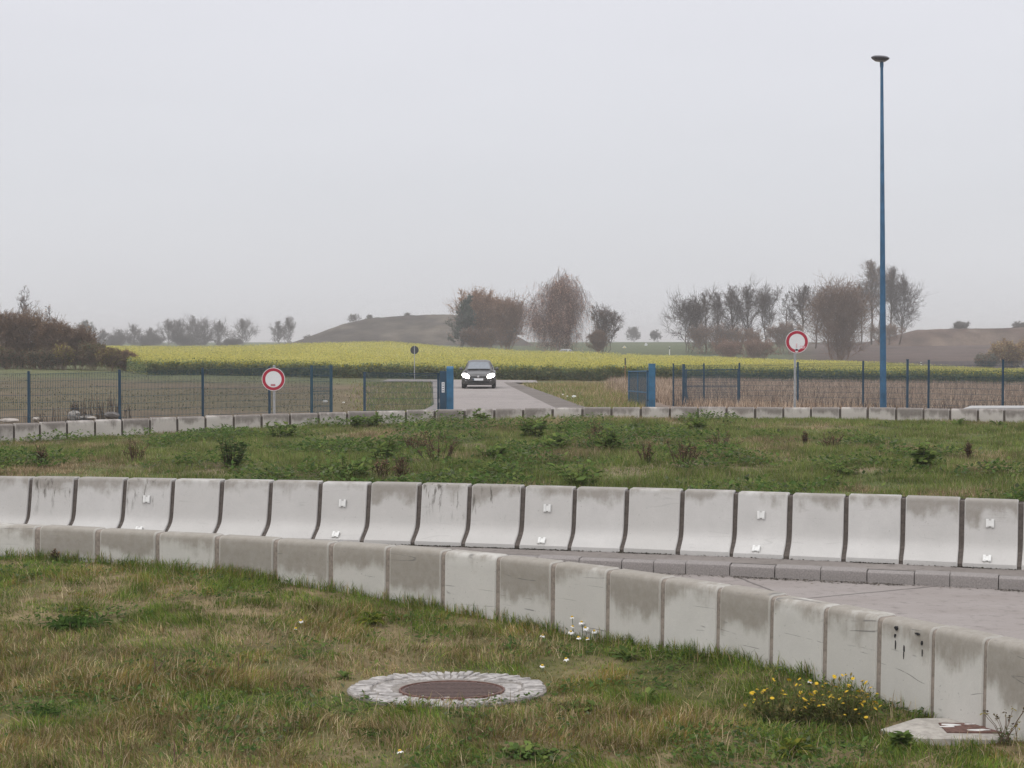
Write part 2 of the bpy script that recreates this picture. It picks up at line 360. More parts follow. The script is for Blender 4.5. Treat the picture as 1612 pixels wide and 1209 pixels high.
# ------------------------------------------------------------------ ground sheets
def grid(name, us, rows, mat, colf=None):
    """rows: list of arrays (x,y,z) along us"""
    n = len(us); V = np.concatenate([np.stack(r, 1) for r in rows]); m = len(rows)
    i = np.arange(n - 1)[None, :] + np.arange(m - 1)[:, None] * n; i = i.ravel()
    f = np.stack([i, i + 1, i + n + 1, i + n], 1)
    return npmesh(name, V, [(f)], mat, colf(V) if colf else None, smooth=True)
SOIL = np.array((.150, .118, .095)); GREEN = np.array((.085, .105, .045)); DRY = np.array((.19, .155, .095))
def mixa(a, b, k): k = np.asarray(k)[:, None]; return a * (1 - k) + b * k
def col_outer(V):
    x, y = V[:, 0], V[:, 1]; u = CX + x / np.maximum(y, 1) * F
    n = fbm(x, y, 9, 21); n2 = fbm(x, y * .35, 2.2, 25)
    c = mixa(np.tile(np.array((.128, .096, .062)), (len(x), 1)), np.array((.108, .096, .05)), ss(.42, .68, n) * .6)         # tilled soil with green haze
    c = mixa(c, np.array((.10, .115, .05)), ss(84, 98, y) * .8 * ss(900, 700, u))
    gv = ss(560, 640, u) * ss(1010, 960, u) * ss(105, 100, y) * ss(28, 36, y)                      # grass verges beside the road
    c = mixa(c, mixa(np.tile(GREEN, (len(x), 1)), DRY, ss(.4, .6, n2)), gv)
    c = mixa(c, np.array((.19, .145, .115)), ss(960, 1000, u) * ss(106, 103, y) * ss(50, 58, y))   # stubble soil
    far = ss(150, 190, y)
    c = mixa(c, np.array((.085, .10, .05)), far)
    pl = ss(1215, 1300, u) * ss(160, 185, y) * ss(480, 420, y)
    c = mixa(c, mixa(np.tile(np.array((.078, .056, .048)), (len(x), 1)), np.array((.098, .07, .06)), ss(.3, .7, n)), pl)
    return c
us = np.arange(-1500, 2901, 14.); ds = np.concatenate([[2., 8, 16, 24, 30], 34 * 1.012 ** np.arange(0, 262), [900, 1300, 1900, 2600]])
rows = []
for d in ds:
    x = XU(us, d); z = zout_ud(us, d) + (0.10 * (fbm(x, np.full_like(x, d), 4, 31) - .5) * ss(36, 45, d) if d < 900 else 0)
    rows.append((x, np.full_like(x, d), z))
struct(grid('ground', us, rows, M_outer, col_outer))

def col_fg(V):
    n = fbm(V[:, 0], V[:, 1], 1.3, 41)
    return mixa(np.tile(np.array((.090, .090, .034)), (len(V), 1)), np.array((.175, .135, .075)), ss(.38, .62, n))
ts = np.linspace(-11, 9, 150); rows = []
for k in np.linspace(0, 1, 60):
    y = 3.0 + (yfront(ts) + .05 - 3.0) * k; rows.append((ts, y, zfg(ts, y)))
struct(grid('verge_ground', ts, rows, M_turf, col_fg))
rows = []; ts = np.linspace(-22, 22, 220)
for k in np.linspace(0, 1, 70):
    y0 = yjer(ts) + .02; y = y0 + (yfar(ts) + .05 - y0) * k; rows.append((ts, y, zisl(ts, y)))
def col_is(V):
    n = fbm(V[:, 0], V[:, 1], 2.2, 45)
    return mixa(np.tile(np.array((.095, .110, .040)), (len(V), 1)), np.array((.19, .15, .095)), ss(.48, .68, n))
struct(grid('island_ground', ts, rows, M_turf, col_is))
# inner concrete road (front wall to kerb), paved strip between kerb and barrier
def ykerb(x): return yjer(x) - 1.02
ts = np.linspace(-16, 12, 120)
struct(grid('road', ts, [(ts, yfront(ts) + .04 + (ykerb(ts) + .1 - yfront(ts) - .04) * k, np.full_like(ts, 0.0)) for k in np.linspace(0, 1, 8)], M_road))
struct(grid('paved_strip', ts, [(ts, ykerb(ts) + .10 + (1.0) * k, np.full_like(ts, .128)) for k in np.linspace(0, 1, 4)], M_paving))
# transverse slab joints of the concrete road: shallow dark sealed strips
# far access road
ys = np.linspace(36, 97, 80)
V = []; 
for y in ys:
    for k in np.linspace(0, 1, 9):
        x = roadL(y) + (roadR(y) - roadL(y)) * k; V.append((x, y, max(zout(x, y), zout(roadL(y), y), zout(roadR(y), y)) * 1 + .075))
def gridq(V, n): 
    m = len(V) // n; i = (np.arange(n - 1)[None, :] + np.arange(m - 1)[:, None] * n).ravel(); return np.stack([i, i + 1, i + n + 1, i + n], 1)
struct(npmesh('access_road', V, [gridq(V, 9)], M_asph, smooth=True))
V = []
for y in np.linspace(95.5, 101.5, 6):
    for x in np.linspace(-8.2, 1.6, 40): V.append((x, y, zout(x, 98.) + .085))
struct(npmesh('cross_road', V, [gridq(V, 40)], M_asph, smooth=True))
V = []
for y in np.linspace(56, 96, 40):
    w = np.interp(y, [56, 61, 80, 96], [1.3, 1.2, 1.0, .7])
    for k in np.linspace(-.02, 1, 5): V.append((roadR(y) + w * k, y, zout(roadR(y), y) + .070 + .004 * k))
struct(npmesh('gravel_verge', V, [gridq(V, 5)], M_gravel, smooth=True))

# ------------------------------------------------------------------ precast blocks
def extrude_profile(prof, x0, x1, ch=.010):
    prof = np.array(prof, float); c = prof.mean(0)
    n = len(prof); mb = MB(); nrm = []
    for i in range(n):
        a = prof[(i + 1) % n] - prof[i - 1]; q = np.array((a[1], -a[0])); q /= np.linalg.norm(q) + 1e-9
        if np.dot(q, prof[i] - c) < 0 and False: q = -q
        nrm.append(q)
    nrm = np.array(nrm); area = .5 * np.sum(prof[:, 0] * np.roll(prof[:, 1], -1) - np.roll(prof[:, 0], -1) * prof[:, 1])
    if area < 0: nrm = -nrm
    ins = prof - nrm * ch
    vs = []
    for x, p in ((x0, ins), (x0 + ch, prof), (x1 - ch, prof), (x1, ins)):
        vs += [(x, q[0], q[1]) for q in p]
    fs = [(k * n + i, k * n + (i + 1) % n, (k + 1) * n + (i + 1) % n, (k + 1) * n + i) for k in range(3) for i in range(n)]
    fs += [tuple(range(n))[::-1], tuple(3 * n + i for i in range(n))]
    if area < 0: fs = [tuple(reversed(f)) for f in fs]
    mb.add(vs, fs); return mb, prof, nrm
JP = [(-.42, -.15), (-.42, .0), (-.415, .045), (-.36, .085), (-.30, .12), (-.245, .155), (-.205, .195), (-.185, .24), (-.17, .30), (-.135, .50), (-.105, .665), (-.098, .688), (-.085, .702), (-.07, .706), (.10, .706), (.115, .69), (.13, -.15)]
FP = [(-.10, -.5), (-.075, .0), (-.066, .50), (-.064, .585), (-.056, .608), (-.042, .622), (-.02, .63), (.115, .63), (.135, .622), (.145, .60), (.15, -.5)]
def inset(prof, k):
    _, p, n = extrude_profile(prof, 0, 1); return [tuple(a - b * k) for a, b in zip(p, n)]
def make_block(name, prof, L, gap, mat, jmat, ins):
    mb, _, _ = extrude_profile(prof, -L / 2 + gap / 2, L / 2 - gap / 2); o = mb.build(name, mat, smooth=35)
    mj, _, _ = extrude_profile(inset(prof, ins), L / 2 - gap / 2 - .004, L / 2 + gap / 2 + .004, .001)
    j = mj.build('joint', jmat, o, smooth=35)
    return o
LB = .65
def row(joints_xy, proto_of, zf, labels, group, cat, scale=True):
    res = []
    for i in range(len(joints_xy) - 1):
        a, b = np.array(joints_xy[i]), np.array(joints_xy[i + 1]); c = (a + b) / 2; d = b - a; L = np.linalg.norm(d)
        o = proto_of(i, L); o.location = (float(c[0]), float(c[1]), float(zf(c[0], c[1])))
        o.rotation_euler = (random.uniform(-.006, .006), random.uniform(-.004, .004), math.atan2(d[1], d[0]) + random.uniform(-.018, .018)); o.location.z += random.uniform(-.006, .006)
        o.scale.x = L / LB * random.uniform(.992, 1.006)
        tag(o, labels(i), cat, group); res.append(o)
    return res
def extend(pts, fn, nl, nr):
    pts = [np.array(p, float) for p in pts]
    def step(p, sg):
        d = (fn(p[0] + .01) - fn(p[0] - .01)) / .02; x = p[0] + sg * LB / math.hypot(1, d); return np.array((x, float(fn(x))))
    for _ in range(nr): pts.append(step(pts[-1], 1))
    for _ in range(nl): pts.insert(0, step(pts[0], -1))
    return pts
used = {}
def proto(kind, maker):
    if kind not in used: used[kind] = maker(); return used[kind]
    o = used[kind]; c = o.copy(); COL.objects.link(c)
    for ch in o.children:
        k = ch.copy(); COL.objects.link(k); k.parent = c
    return c
# front wall
juf = [-128, -33, 62, 157, 251, 345, 437, 525, 615, 703, 790, 878, 965, 1052, 1140, 1225, 1310, 1397, 1482, 1565, 1646, 1725, 1800]
jf = extend([curve_at_u(u, yfront) for u in juf], yfront, 0, 5); juf = juf + [1900, 2000, 2100, 2200, 2300]
FLAB = {1: 'pale block at the left edge of the nearest low concrete wall', 2: 'clean pale block of the nearest low wall behind the dark thistle',
        15: 'pale clean-faced block of the near wall behind the yellow flowers', 17: 'near wall block above the yellow flowers with black tar spots under its top edge',
        18: 'stained near wall block with seeding stems at its foot, beside the iron-lidded slab', 19: 'near wall block cut by the right edge of the photo'}
# tar-spotted block sits between joints 1397 and 1482
FLAB = {1: 'pale concrete block at the left edge in the nearest low wall', 2: 'concrete block of the nearest low wall behind the dark thistle head',
        7: 'near wall block with long dark scratches across its middle, seventh block from the left edge'}
def flab(i):
    u = (juf[i] + juf[i + 1]) / 2
    if i == 0 or i > 19: return 'concrete wall block continuing the near low wall beyond the photo edge'
    if i == 17: return None
    return FLAB.get(i) or f'low stained concrete block of the nearest wall, {ordw(i - 1)} block from the left edge'
def flab2(i):
    if juf[i] == 1397: return 'near wall block with black tar spots and drips under its top edge'
    if juf[i] == 1482: return 'near wall block with tall seeding stems growing at its left foot'
    if juf[i] == 1565: return 'near wall block cut off by the right edge, nearest block of the wall'
    return flab(i) or 'near wall block'
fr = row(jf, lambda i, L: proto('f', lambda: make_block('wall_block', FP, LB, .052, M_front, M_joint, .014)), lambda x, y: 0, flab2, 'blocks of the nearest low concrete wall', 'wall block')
# tar spots on one block (a part of it)
tb = fr[17]
for x, z, w, h in ((-.11, .585, .035, .03), (-.12, .53, .018, .03), (-.115, .47, .008, .06), (-.01, .45, .012, .05), (-.015, .40, .006, .05), (.15, .575, .05, .012), (.2, .52, .018, .03), (.205, .45, .006, .05)):
    mb = MB(); n = 9; r = [1 + .35 * random.uniform(-1, 1) for _ in range(n)]
    vs = [(x + w / 2 * r[k] * math.cos(2 * math.pi * k / n), -.0705 + .012 * (z / .6 - 1) * -1 - .006, z + h / 2 * r[k] * math.sin(2 * math.pi * k / n)) for k in range(n)]
    mb.add(vs + [(a, b + .02, c) for a, b, c in vs], [tuple(range(n))] + [(k, k + n, (k + 1) % n + n, (k + 1) % n) for k in range(n)])
    mb.build('tar_stain', M_dark, tb)

# jersey barrier row
juj = [-170, -96, -22, 52, 123, 200, 276, 353, 430, 508, 585, 664, 743, 827, 908, 990, 1077, 1161, 1247, 1335, 1425, 1517, 1610, 1705, 1802]
jj = extend([curve_at_u(u, yjer) for u in juj], yjer, 0, 8); juj = juj + [1900 + 100 * q for q in range(8)]
REF = {200: 'first', 508: 'second', 827: 'third', 1161: 'fourth', 1517: 'fifth'}
def jlab(i):
    u = juj[i]
    if u < -90 or u > 1610: return 'flared concrete barrier block continuing the row beyond the photo edge'
    if u in REF: return f'flared concrete barrier block carrying two white reflectors, {REF[u]} reflector block from the left'
    if u == 1077: return 'flared concrete barrier block with dark vertical streaks, left of the fourth reflector block'
    prev = [k for k in REF if k < u]
    if not prev:
        return f"flared concrete barrier block {['next to', 'two places', 'three places'][[123, 52, -22].index(u)]} left of the first reflector block"
    k = max(prev); n = juj.index(u) - juj.index(k)
    return f"plain flared concrete barrier block, {['', 'first', 'second', 'third'][n]} to the right of the {REF[k]} reflector block"
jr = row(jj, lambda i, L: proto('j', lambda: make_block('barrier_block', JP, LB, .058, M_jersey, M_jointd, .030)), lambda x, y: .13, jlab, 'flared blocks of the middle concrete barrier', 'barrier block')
def reflector_mb():
    mb = MB(); n = []
    mb.box((-.030, 0, 0), (.030, .016, .092)); mb.box((.030, 0, 0), (.030, .016, .092)); mb.box((0, .002, -.004), (.031, .014, .060))
    mb.box((0, .001, .0), (.09, .010, .058))
    for s in (-1, 1): mb.box((s * .030, -.010, .0), (.022, .006, .07))
    return mb
rp = None
for i, o in enumerate(jr):
    if juj[i] in REF:
        for (dx, y, z, rx) in ((-.01, -.158, .46, R(-10)), (-.03, -.368, .10, R(-50))):
            if rp is None: rp = reflector_mb().build('reflector', M_white); r = rp
            else: r = rp.copy(); COL.objects.link(r)
            r.parent = o; r.location = (dx, y, z); r.rotation_euler = (rx, 0, 0)
# far wall
jul = [-66, -23, 20, 61, 104, 148, 191, 235, 278, 322.6, 367, 411, 456, 501, 546, 592, 638.7, 684, 731, 778, 823.6, 870, 917, 963, 1009, 1055, 1099, 1144.5, 1189.6, 1234, 1277.5, 1323.5, 1367, 1412, 1455, 1497, 1541, 1582.6, 1625, 1667]
jl = [curve_at_u(u, yfar, 20, 40) for u in jul]
def llab(i):
    if i < 1 or i > 37: return 'low concrete block continuing the far wall beyond the photo edge'
    u = (jul[i] + jul[i + 1]) / 2; k = i - 1
    sp = {430: 'in front of the left round sign', 1389: 'in front of the blue lamp post', 1254: 'below the right round sign', 707: 'in front of the left blue gate pillar', 752: 'below the approaching car'}
    for c, s in sp.items():
        if jul[i] <= c < jul[i + 1]: return f'low concrete block of the far wall directly {s}'
    return f'low concrete block of the far wall, {ordw(k)} from the left edge'
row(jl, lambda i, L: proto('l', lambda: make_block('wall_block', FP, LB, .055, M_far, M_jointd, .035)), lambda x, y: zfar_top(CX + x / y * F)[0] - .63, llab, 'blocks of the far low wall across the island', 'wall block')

# kerb stones in front of the barrier
kx = [-6.8]; KL = .5
while kx[-1] < 12.6:
    x = kx[-1]; dydx = (ykerb(x + .01) - ykerb(x)) / .01; kx.append(x + random.choice((.49, .49, .49, .49, .36)) / math.hypot(1, dydx))
mb, _, _ = extrude_profile([(-.05, -.2), (-.048, .085), (-.04, .112), (-.018, .128), (.0, .13), (.14, .13), (.14, -.2)], -KL / 2 + .004, KL / 2 - .004, .006)
k0 = mb.build('kerb_stone', M_kerb, smooth=35)
for i in range(len(kx) - 1):
    a, b = np.array((kx[i], ykerb(kx[i]))), np.array((kx[i + 1], ykerb(kx[i + 1]))); c = (a + b) / 2; d = b - a
    o = k0 if i == 0 else k0.copy()
    if i: COL.objects.link(o)
    o.location = (c[0], c[1] + random.uniform(-.006, .006), random.uniform(-.006, .004)); o.rotation_euler = (0, 0, math.atan2(d[1], d[0])); o.scale.x = np.linalg.norm(d) / KL
    u = CX + c[0] / c[1] * F
    vis = [q for q in range(len(kx) - 1) if 640 < CX + kx[q] / ykerb(kx[q]) * F < 1615]
    tag(o, f'grey granite kerb stone along the road edge, {ordw(vis[-1] - i)} stone from the right edge' if i in vis else 'grey granite kerb stone hidden behind the near wall or beyond the photo edge', 'kerb stone', 'kerb stones in front of the middle barrier')

# ------------------------------------------------------------------ grass as ground cover
def blades(name, x, y, z, h, w, col, lean=.5, seg=2, dirn=None, mat=None):
    n = len(x); a = rng.uniform(0, 2 * np.pi, n); la = a + np.pi / 2 + rng.normal(0, .5, n) if dirn is None else dirn + rng.normal(0, .9, n)
    L = np.abs(rng.normal(lean, lean * .6, n)) * h
    wx, wy = np.cos(a) * w / 2, np.sin(a) * w / 2; lx, ly = np.cos(la) * L, np.sin(la) * L
    b0 = np.stack([x - wx, y - wy, z], 1); b1 = np.stack([x + wx, y + wy, z], 1)
    hz = np.sqrt(np.maximum(h * h - L * L * .5, (h * .15) ** 2))
    tip = np.stack([x + lx, y + ly, z + hz], 1)
    if seg == 2:
        m0 = np.stack([x - wx * .8 + lx * .32, y - wy * .8 + ly * .32, z + hz * .62], 1); m1 = np.stack([x + wx * .8 + lx * .32, y + wy * .8 + ly * .32, z + hz * .62], 1)
        V = np.stack([b0, b1, m1, m0, tip], 1).reshape(-1, 3); i = np.arange(n) * 5
        fs = [np.stack([i, i + 1, i + 2, i + 3], 1), np.stack([i + 3, i + 2, i + 4], 1)]; C = np.repeat(col, 5, 0)
    else:
        V = np.stack([b0, b1, tip], 1).reshape(-1, 3); i = np.arange(n) * 3; fs = [np.stack([i, i + 1, i + 2], 1)]; C = np.repeat(col, 3, 0)
    return struct(npmesh(name, V, fs, mat or M_grass, C), 'stuff')
def pick(n, pal, prob):
    pal = np.array(pal); idx = rng.choice(len(pal), n, p=np.array(prob) / np.sum(prob)); return pal[idx] * rng.uniform(.78, 1.42, (n, 1))
G_PAL = [(.112, .172, .032), (.158, .204, .040), (.076, .128, .030), (.205, .208, .054)]
D_PAL = [(.27, .205, .105), (.35, .275, .160), (.205, .155, .070), (.165, .115, .055), (.44, .36, .23)]
O_PAL = [(.215, .140, .045), (.18, .135, .036), (.25, .18, .06), (.15, .15, .04)]
MHX, MHY = float(XU(703, 11.2)), 11.25
BIAS = [(230, 1045, 190, 26, .14), (480, 1072, 130, 22, .15), (90, 1185, 170, 26, .14), (300, 1175, 130, 20, .08), (1130, 1130, 120, 34, .13), (930, 1185, 110, 22, .13), (1300, 1185, 90, 14, .10), (560, 1040, 90, 16, .08), (1450, 1108, 80, 14, .10), (200, 905, 110, 12, .10),
    (420, 1112, 150, 18, -.20), (690, 1128, 130, 18, -.16), (1080, 1078, 190, 26, -.18), (1020, 1030, 180, 24, -.12), (650, 1010, 120, 18, -.10), (80, 1120, 80, 14, -.20), (120, 965, 90, 22, -.16), (40, 895, 90, 14, -.16), (1250, 1190, 190, 24, -.16), (860, 1190, 70, 14, -.12), (1200, 1050, 170, 18, -.14), (1500, 1190, 120, 20, -.05), (760, 1060, 150, 10, -.14)]
def fg_cols(x, y):
    n = len(x); vv_ = HOR + (CAMZ - zfg(x, y)) / y * F; uu_ = CX + x / y * F
    bias = sum(a * np.exp(-((uu_ - p) / q) ** 2 - ((vv_ - r_) / w_) ** 2) for p, r_, q, w_, a in BIAS)
    nz = fbm(x * .8, y * 1.3, 1.5, 51) + .10 * (vnoise(x, y, 5, 60) - .5); nz2 = fbm(x, y, 1.1, 57)
    u = CX + x / y * F
    dry = ss(.47, .70, nz + 1.7 * bias + .04 * ss(900, 300, u) - .05 * ss(1000, 1200, u) - .10 * ss(1.0, .1, yfront(x) - y) + rng.normal(0, .05, n)) 
    org = ss(.50, .66, nz2 + .03 * ss(900, 200, u)) * .5 * (bias > -.06) + ss(.9, .3, np.hypot(x - .55, (y - 11.6) * 1.4))
    r = rng.uniform(0, 1, n); c = pick(n, G_PAL, (5, 4, 4, 2)); dd = pick(n, D_PAL, (4, 3, 3, 3, 1)); oo = pick(n, O_PAL, (3, 3, 2, 3))
    c = np.where((r < .07 + .66 * dry)[:, None], dd, c); r = rng.uniform(0, 1, n); c = np.where((r < org * .7)[:, None], oo, c)
    return c, dry
def keep_fg(x, y):
    a = np.hypot(x - MHX, y - MHY) > np.where(y < MHY - .3, .66, .735) + .14 * (vnoise(x, y, .13, 4) - .55); s = ~((x > 2.42 + np.abs(y - 9.98) * .5) & (x < 4.2) & (y > 9.70) & (y < 10.30))
    return a & s & (y < yfront(x) - .085)
n = 520000
u = rng.uniform(-140, 1760, n); d = 7.4 + 9.5 * rng.uniform(0, 1, n) ** 1.0; x = XU(u, d); y = d
k = keep_fg(x, y); x, y = x[k], y[k]
cl = fbm(x, y, .35, 71); k = rng.uniform(0, 1, len(x)) < .35 + 1.1 * ss(.3, .6, cl); x, y = x[k], y[k]; cl = cl[k]
c, dry = fg_cols(x, y); z = zfg(x, y)
near = ss(.5, .08, yfront(x) - y)
h = (.022 + .058 * ss(.38, .8, cl) * (.5 + vnoise(x, y, .9, 14)) + .03 * near + .02 * dry) * rng.uniform(.5, 1.6, len(x))
h *= 1 - .5 * ss(.95, .75, np.hypot(x - MHX, y - MHY)) * (y > MHY - .35)
c = c * (.62 + .76 * vnoise(x, y, .16, 8) * (.7 + .6 * vnoise(x, y, .45, 9)))[:, None] * 1.08
blades('verge_grass', x, y, z - .005, h, rng.uniform(.003, .0075, len(x)), c, .95, 2, vnoise(x, y, .6, 5) * 9)
# long thin bents
n = 24000; u = rng.uniform(-140, 1760, n); d = rng.uniform(7.6, 16.5, n); x = XU(u, d); y = d; k = keep_fg(x, y); x, y = x[k], y[k]
k = rng.uniform(0, 1, len(x)) < ss(.45, .7, fbm(x, y, .8, 77)) + .1; x, y = x[k], y[k]
blades('dry_grass_stems', x, y, zfg(x, y), rng.uniform(.07, .17, len(x)), rng.uniform(.003, .0055, len(x)), pick(len(x), D_PAL + G_PAL[1:2], (2, 4, 1, 1, 5, 2)), .8, 2)
# clumps of longer grass at the foot of the near wall
xs = []; 
for i in range(150):
    cx_ = rng.uniform(-6.4, 4.3); m = rng.integers(12, 50); xs.append(np.stack([cx_ + rng.normal(0, .06, m), yfront(cx_) - .10 - np.abs(rng.normal(0, .05, m))], 1))
xs = np.concatenate(xs); 
k = ~((xs[:, 0] > 2.5) & (xs[:, 1] < 10.4)); xs = xs[k]
blades('wall_foot_grass', xs[:, 0], xs[:, 1], zfg(xs[:, 0], xs[:, 1]), rng.uniform(.05, .16, len(xs)), rng.uniform(.004, .008, len(xs)), pick(len(xs), G_PAL + D_PAL[:2], (4, 3, 3, 2, 2, 1)), .5, 2)
# broad low leaves (clover, plantain) scattered in the turf
def leaflets(name, x, y, z, size, col, up=.5, asp=1.8, mat=None):
    n = len(x); a = rng.uniform(0, 2 * np.pi, n); t = rng.uniform(-.2, 1.0, n) * up * 1.4
    dx, dy, dz = np.cos(a) * np.cos(t), np.sin(a) * np.cos(t), np.sin(t); px, py = -np.sin(a), np.cos(a); s = size; w = size / asp
    b = np.stack([x, y, z], 1); D = np.stack([dx, dy, dz], 1) * s[:, None]; Pp = np.stack([px, py, rng.uniform(-.3, .3, n)], 1) * w[:, None] * .5
    V = np.stack([b, b + D * .5 + Pp, b + D, b + D * .5 - Pp], 1).reshape(-1, 3); i = np.arange(n) * 4
    return npmesh(name, V, [np.stack([i, i + 1, i + 2, i + 3], 1)], mat or M_leaf, np.repeat(col, 4, 0))
LG = [(.070, .118, .030), (.092, .145, .040), (.055, .092, .030), (.135, .172, .05), (.115, .135, .075)]
n = 60000; u = rng.uniform(-140, 1760, n); d = rng.uniform(7.5, 16.5, n); x = XU(u, d); y = d; k = keep_fg(x, y); x, y = x[k], y[k]
q = fbm(x, y, .9, 83) + .10 * ss(700, 1150, CX + x / y * F); k = rng.uniform(0, 1, len(x)) < ss(.52, .68, q); x, y = x[k], y[k]
struct(leaflets('clover_patch', x, y, zfg(x, y) + rng.uniform(.005, .05, len(x)), rng.uniform(.02, .06, len(x)), pick(len(x), LG, (3, 3, 3, 2, 1))), 'stuff')

x = rng.uniform(-7, 8, 5200); k = rng.uniform(0, 1, 5200) < ss(.35, .6, vnoise(x, x * 0, .5, 2)) + .15; x = x[k]; y = yjer(x) - .43 - np.abs(rng.normal(0, .022, len(x)))
struct(leaflets('moss_line', x, y, np.full(len(x), .130), rng.uniform(.012, .04, len(x)), pick(len(x), [(.05, .045, .03), (.07, .062, .04), (.035, .032, .024), (.09, .08, .05)], (3, 2, 3, 1)), .3, 1.3), 'stuff')
x = rng.uniform(-7, 8, 6000); k = rng.uniform(0, 1, 6000) < ss(.4, .65, vnoise(x, x * 0, .4, 12)) + .1; x = x[k]; y = ykerb(x) - .06 - np.abs(rng.normal(0, .07, len(x)))
struct(leaflets('kerb_grit', x, y, np.full(len(x), .004), rng.uniform(.01, .035, len(x)), pick(len(x), [(.09, .08, .065), (.30, .27, .24), (.15, .13, .10), (.06, .055, .05)], (3, 2, 2, 2)), .15, 1.3), 'stuff')
# island meadow
def isl_sample(n, p=1.0):
    u = rng.uniform(-160, 1780, n); t = rng.uniform(0, 1, n) ** p; out = []
    for _ in range(1):
        d = 17 + 18 * t; x = XU(u, d); k = (d > yjer(x) + .16) & (d < yfar(x) - .12)
    return x[k], d[k]
x, y = isl_sample(620000, .9); nz = fbm(x, y, 2.4, 91); nz2 = fbm(x, y, .7, 95); u = CX + x / y * F; tt = (y - yjer(x)) / (yfar(x) - yjer(x))
dry = ss(.56, .70, nz + .05 * ss(500, 200, u) * ss(.7, .3, tt)); mid = ss(300, 560, u) * ss(1250, 900, u)
bare = np.exp(-(((u - 690) / 130) ** 2 + ((tt - .76) / .10) ** 2)) + .8 * np.exp(-(((u - 1270) / 70) ** 2 + ((tt - .8) / .07) ** 2)) + .7 * np.exp(-(((u - 120) / 110) ** 2 + ((tt - .22) / .12) ** 2))
k = rng.uniform(0, 1, len(x)) < (.4 + ss(.3, .6, nz2)) * (1 - .5 * np.clip(bare, 0, 1)); x, y, nz2, dry, mid, u, tt, bare = [a[k] for a in (x, y, nz2, dry, mid, u, tt, bare)]
gp = pick(len(x), [(.122, .160, .040), (.148, .178, .050), (.095, .128, .038), (.185, .195, .068), (.13, .165, .075)], (4, 4, 3, 2, 2))
dp = pick(len(x), [(.28, .21, .13), (.36, .28, .19), (.22, .155, .10), (.19, .15, .075)], (3, 2, 3, 3))
c = np.where((rng.uniform(0, 1, len(x)) < .10 + .6 * dry + .7 * np.clip(bare, 0, 1))[:, None], dp, gp)
h = (.05 + .06 * ss(.3, .7, nz2) + .05 * mid * ss(.4, .7, nz2)) * rng.uniform(.5, 1.3, len(x)) * (1 - .4 * np.clip(bare, 0, 1)) * (.55 + .45 * ss(0, .12, tt))
c = c * (.66 + .7 * vnoise(x, y, .3, 8) * (.7 + .6 * vnoise(x, y, .9, 9)))[:, None] * 1.06
blades('island_grass', x, y, zisl(x, y) - .005, h, rng.uniform(.006, .013, len(x)), c, .7, 1)
x, y = isl_sample(150000); u = CX + x / y * F; tt = (y - yjer(x)) / (yfar(x) - yjer(x))
q = fbm(x, y, 1.5, 97) + .10 * ss(330, 560, u) * ss(1150, 850, u) - .04 - .07 * ss(1050, 1250, u); k = rng.uniform(0, 1, len(x)) < ss(.50, .66, q); x, y, q, tt = x[k], y[k], q[k], tt[k]
hh = rng.uniform(.02, .16, len(x)) * (.4 + ss(.5, .75, q)) * ss(0, .1, tt)
struct(leaflets('island_weeds', x, y, zisl(x, y) + hh, rng.uniform(.04, .11, len(x)), pick(len(x), LG, (3, 3, 2, 3, 2))), 'stuff')

# verge beyond the fence, beside the access road
n = 60000; d = rng.uniform(46, 97, n); u = rng.uniform(540, 1015, n); x = XU(u, d)
k = ((x < roadL(d) - .1) | (x > roadR(d) + 1.1)); k &= ~((d > 94.8)); x, d, u = x[k], d[k], u[k]
k = rng.uniform(0, 1, len(x)) < ss(540, 640, u); x, d, u = x[k], d[k], u[k]
bank = ss(0, 3, x - roadR(d) - 1.0) * (x > 0)
c = np.where((rng.uniform(0, 1, len(x)) < .35 + .35 * ss(.4, .6, fbm(x, d, 2.5, 99)) + .25 * bank)[:, None], pick(len(x), D_PAL, (3, 3, 2, 1, 1)), pick(len(x), G_PAL, (3, 3, 2, 2)))
blades('roadside_grass', x, d, zout(x, d), rng.uniform(.08, .26, len(x)) * (1 + .5 * bank), rng.uniform(.02, .035, len(x)), c, .6, 1)
# maize stubble in rows
n = 90000; d = rng.uniform(55, 104, n); u = rng.uniform(960, 1850, n); x = XU(u, d)
rowd = .75; rx = x * math.cos(.32) + d * math.sin(.32); rr = np.round(rx / rowd) * rowd; x = x + (rr - rx) * math.cos(.32) + rng.normal(0, .05, n)
k = (x > roadR(d) + 5.2 - .03 * (d - 60)) & (d < dfield0(CX + x / d * F) - .5); x, d = x[k], d[k]
blades('maize_stubble', x, d, zout(x, d), rng.uniform(.15, .55, len(x)), rng.uniform(.02, .045, len(x)), pick(len(x), [(.36, .27, .20), (.26, .19, .145), (.52, .41, .31), (.13, .095, .07)], (3, 3, 3, 2)), .35, 1)
# sprouting tilth on the left field
n = 15000; d = rng.uniform(50, 112, n); u = rng.uniform(-250, 640, n); x = XU(u, d); k = rng.uniform(0, 1, n) < ss(.45, .65, fbm(x, d, 9, 21)) + .1; x, d = x[k], d[k]
blades('field_sprouts', x, d, zout(x, d), rng.uniform(.03, .10, len(x)), rng.uniform(.03, .06, len(x)), pick(len(x), [(.11, .105, .055), (.10, .10, .05), (.15, .115, .08), (.12, .10, .065)], (3, 2, 2, 2)), .8, 1)

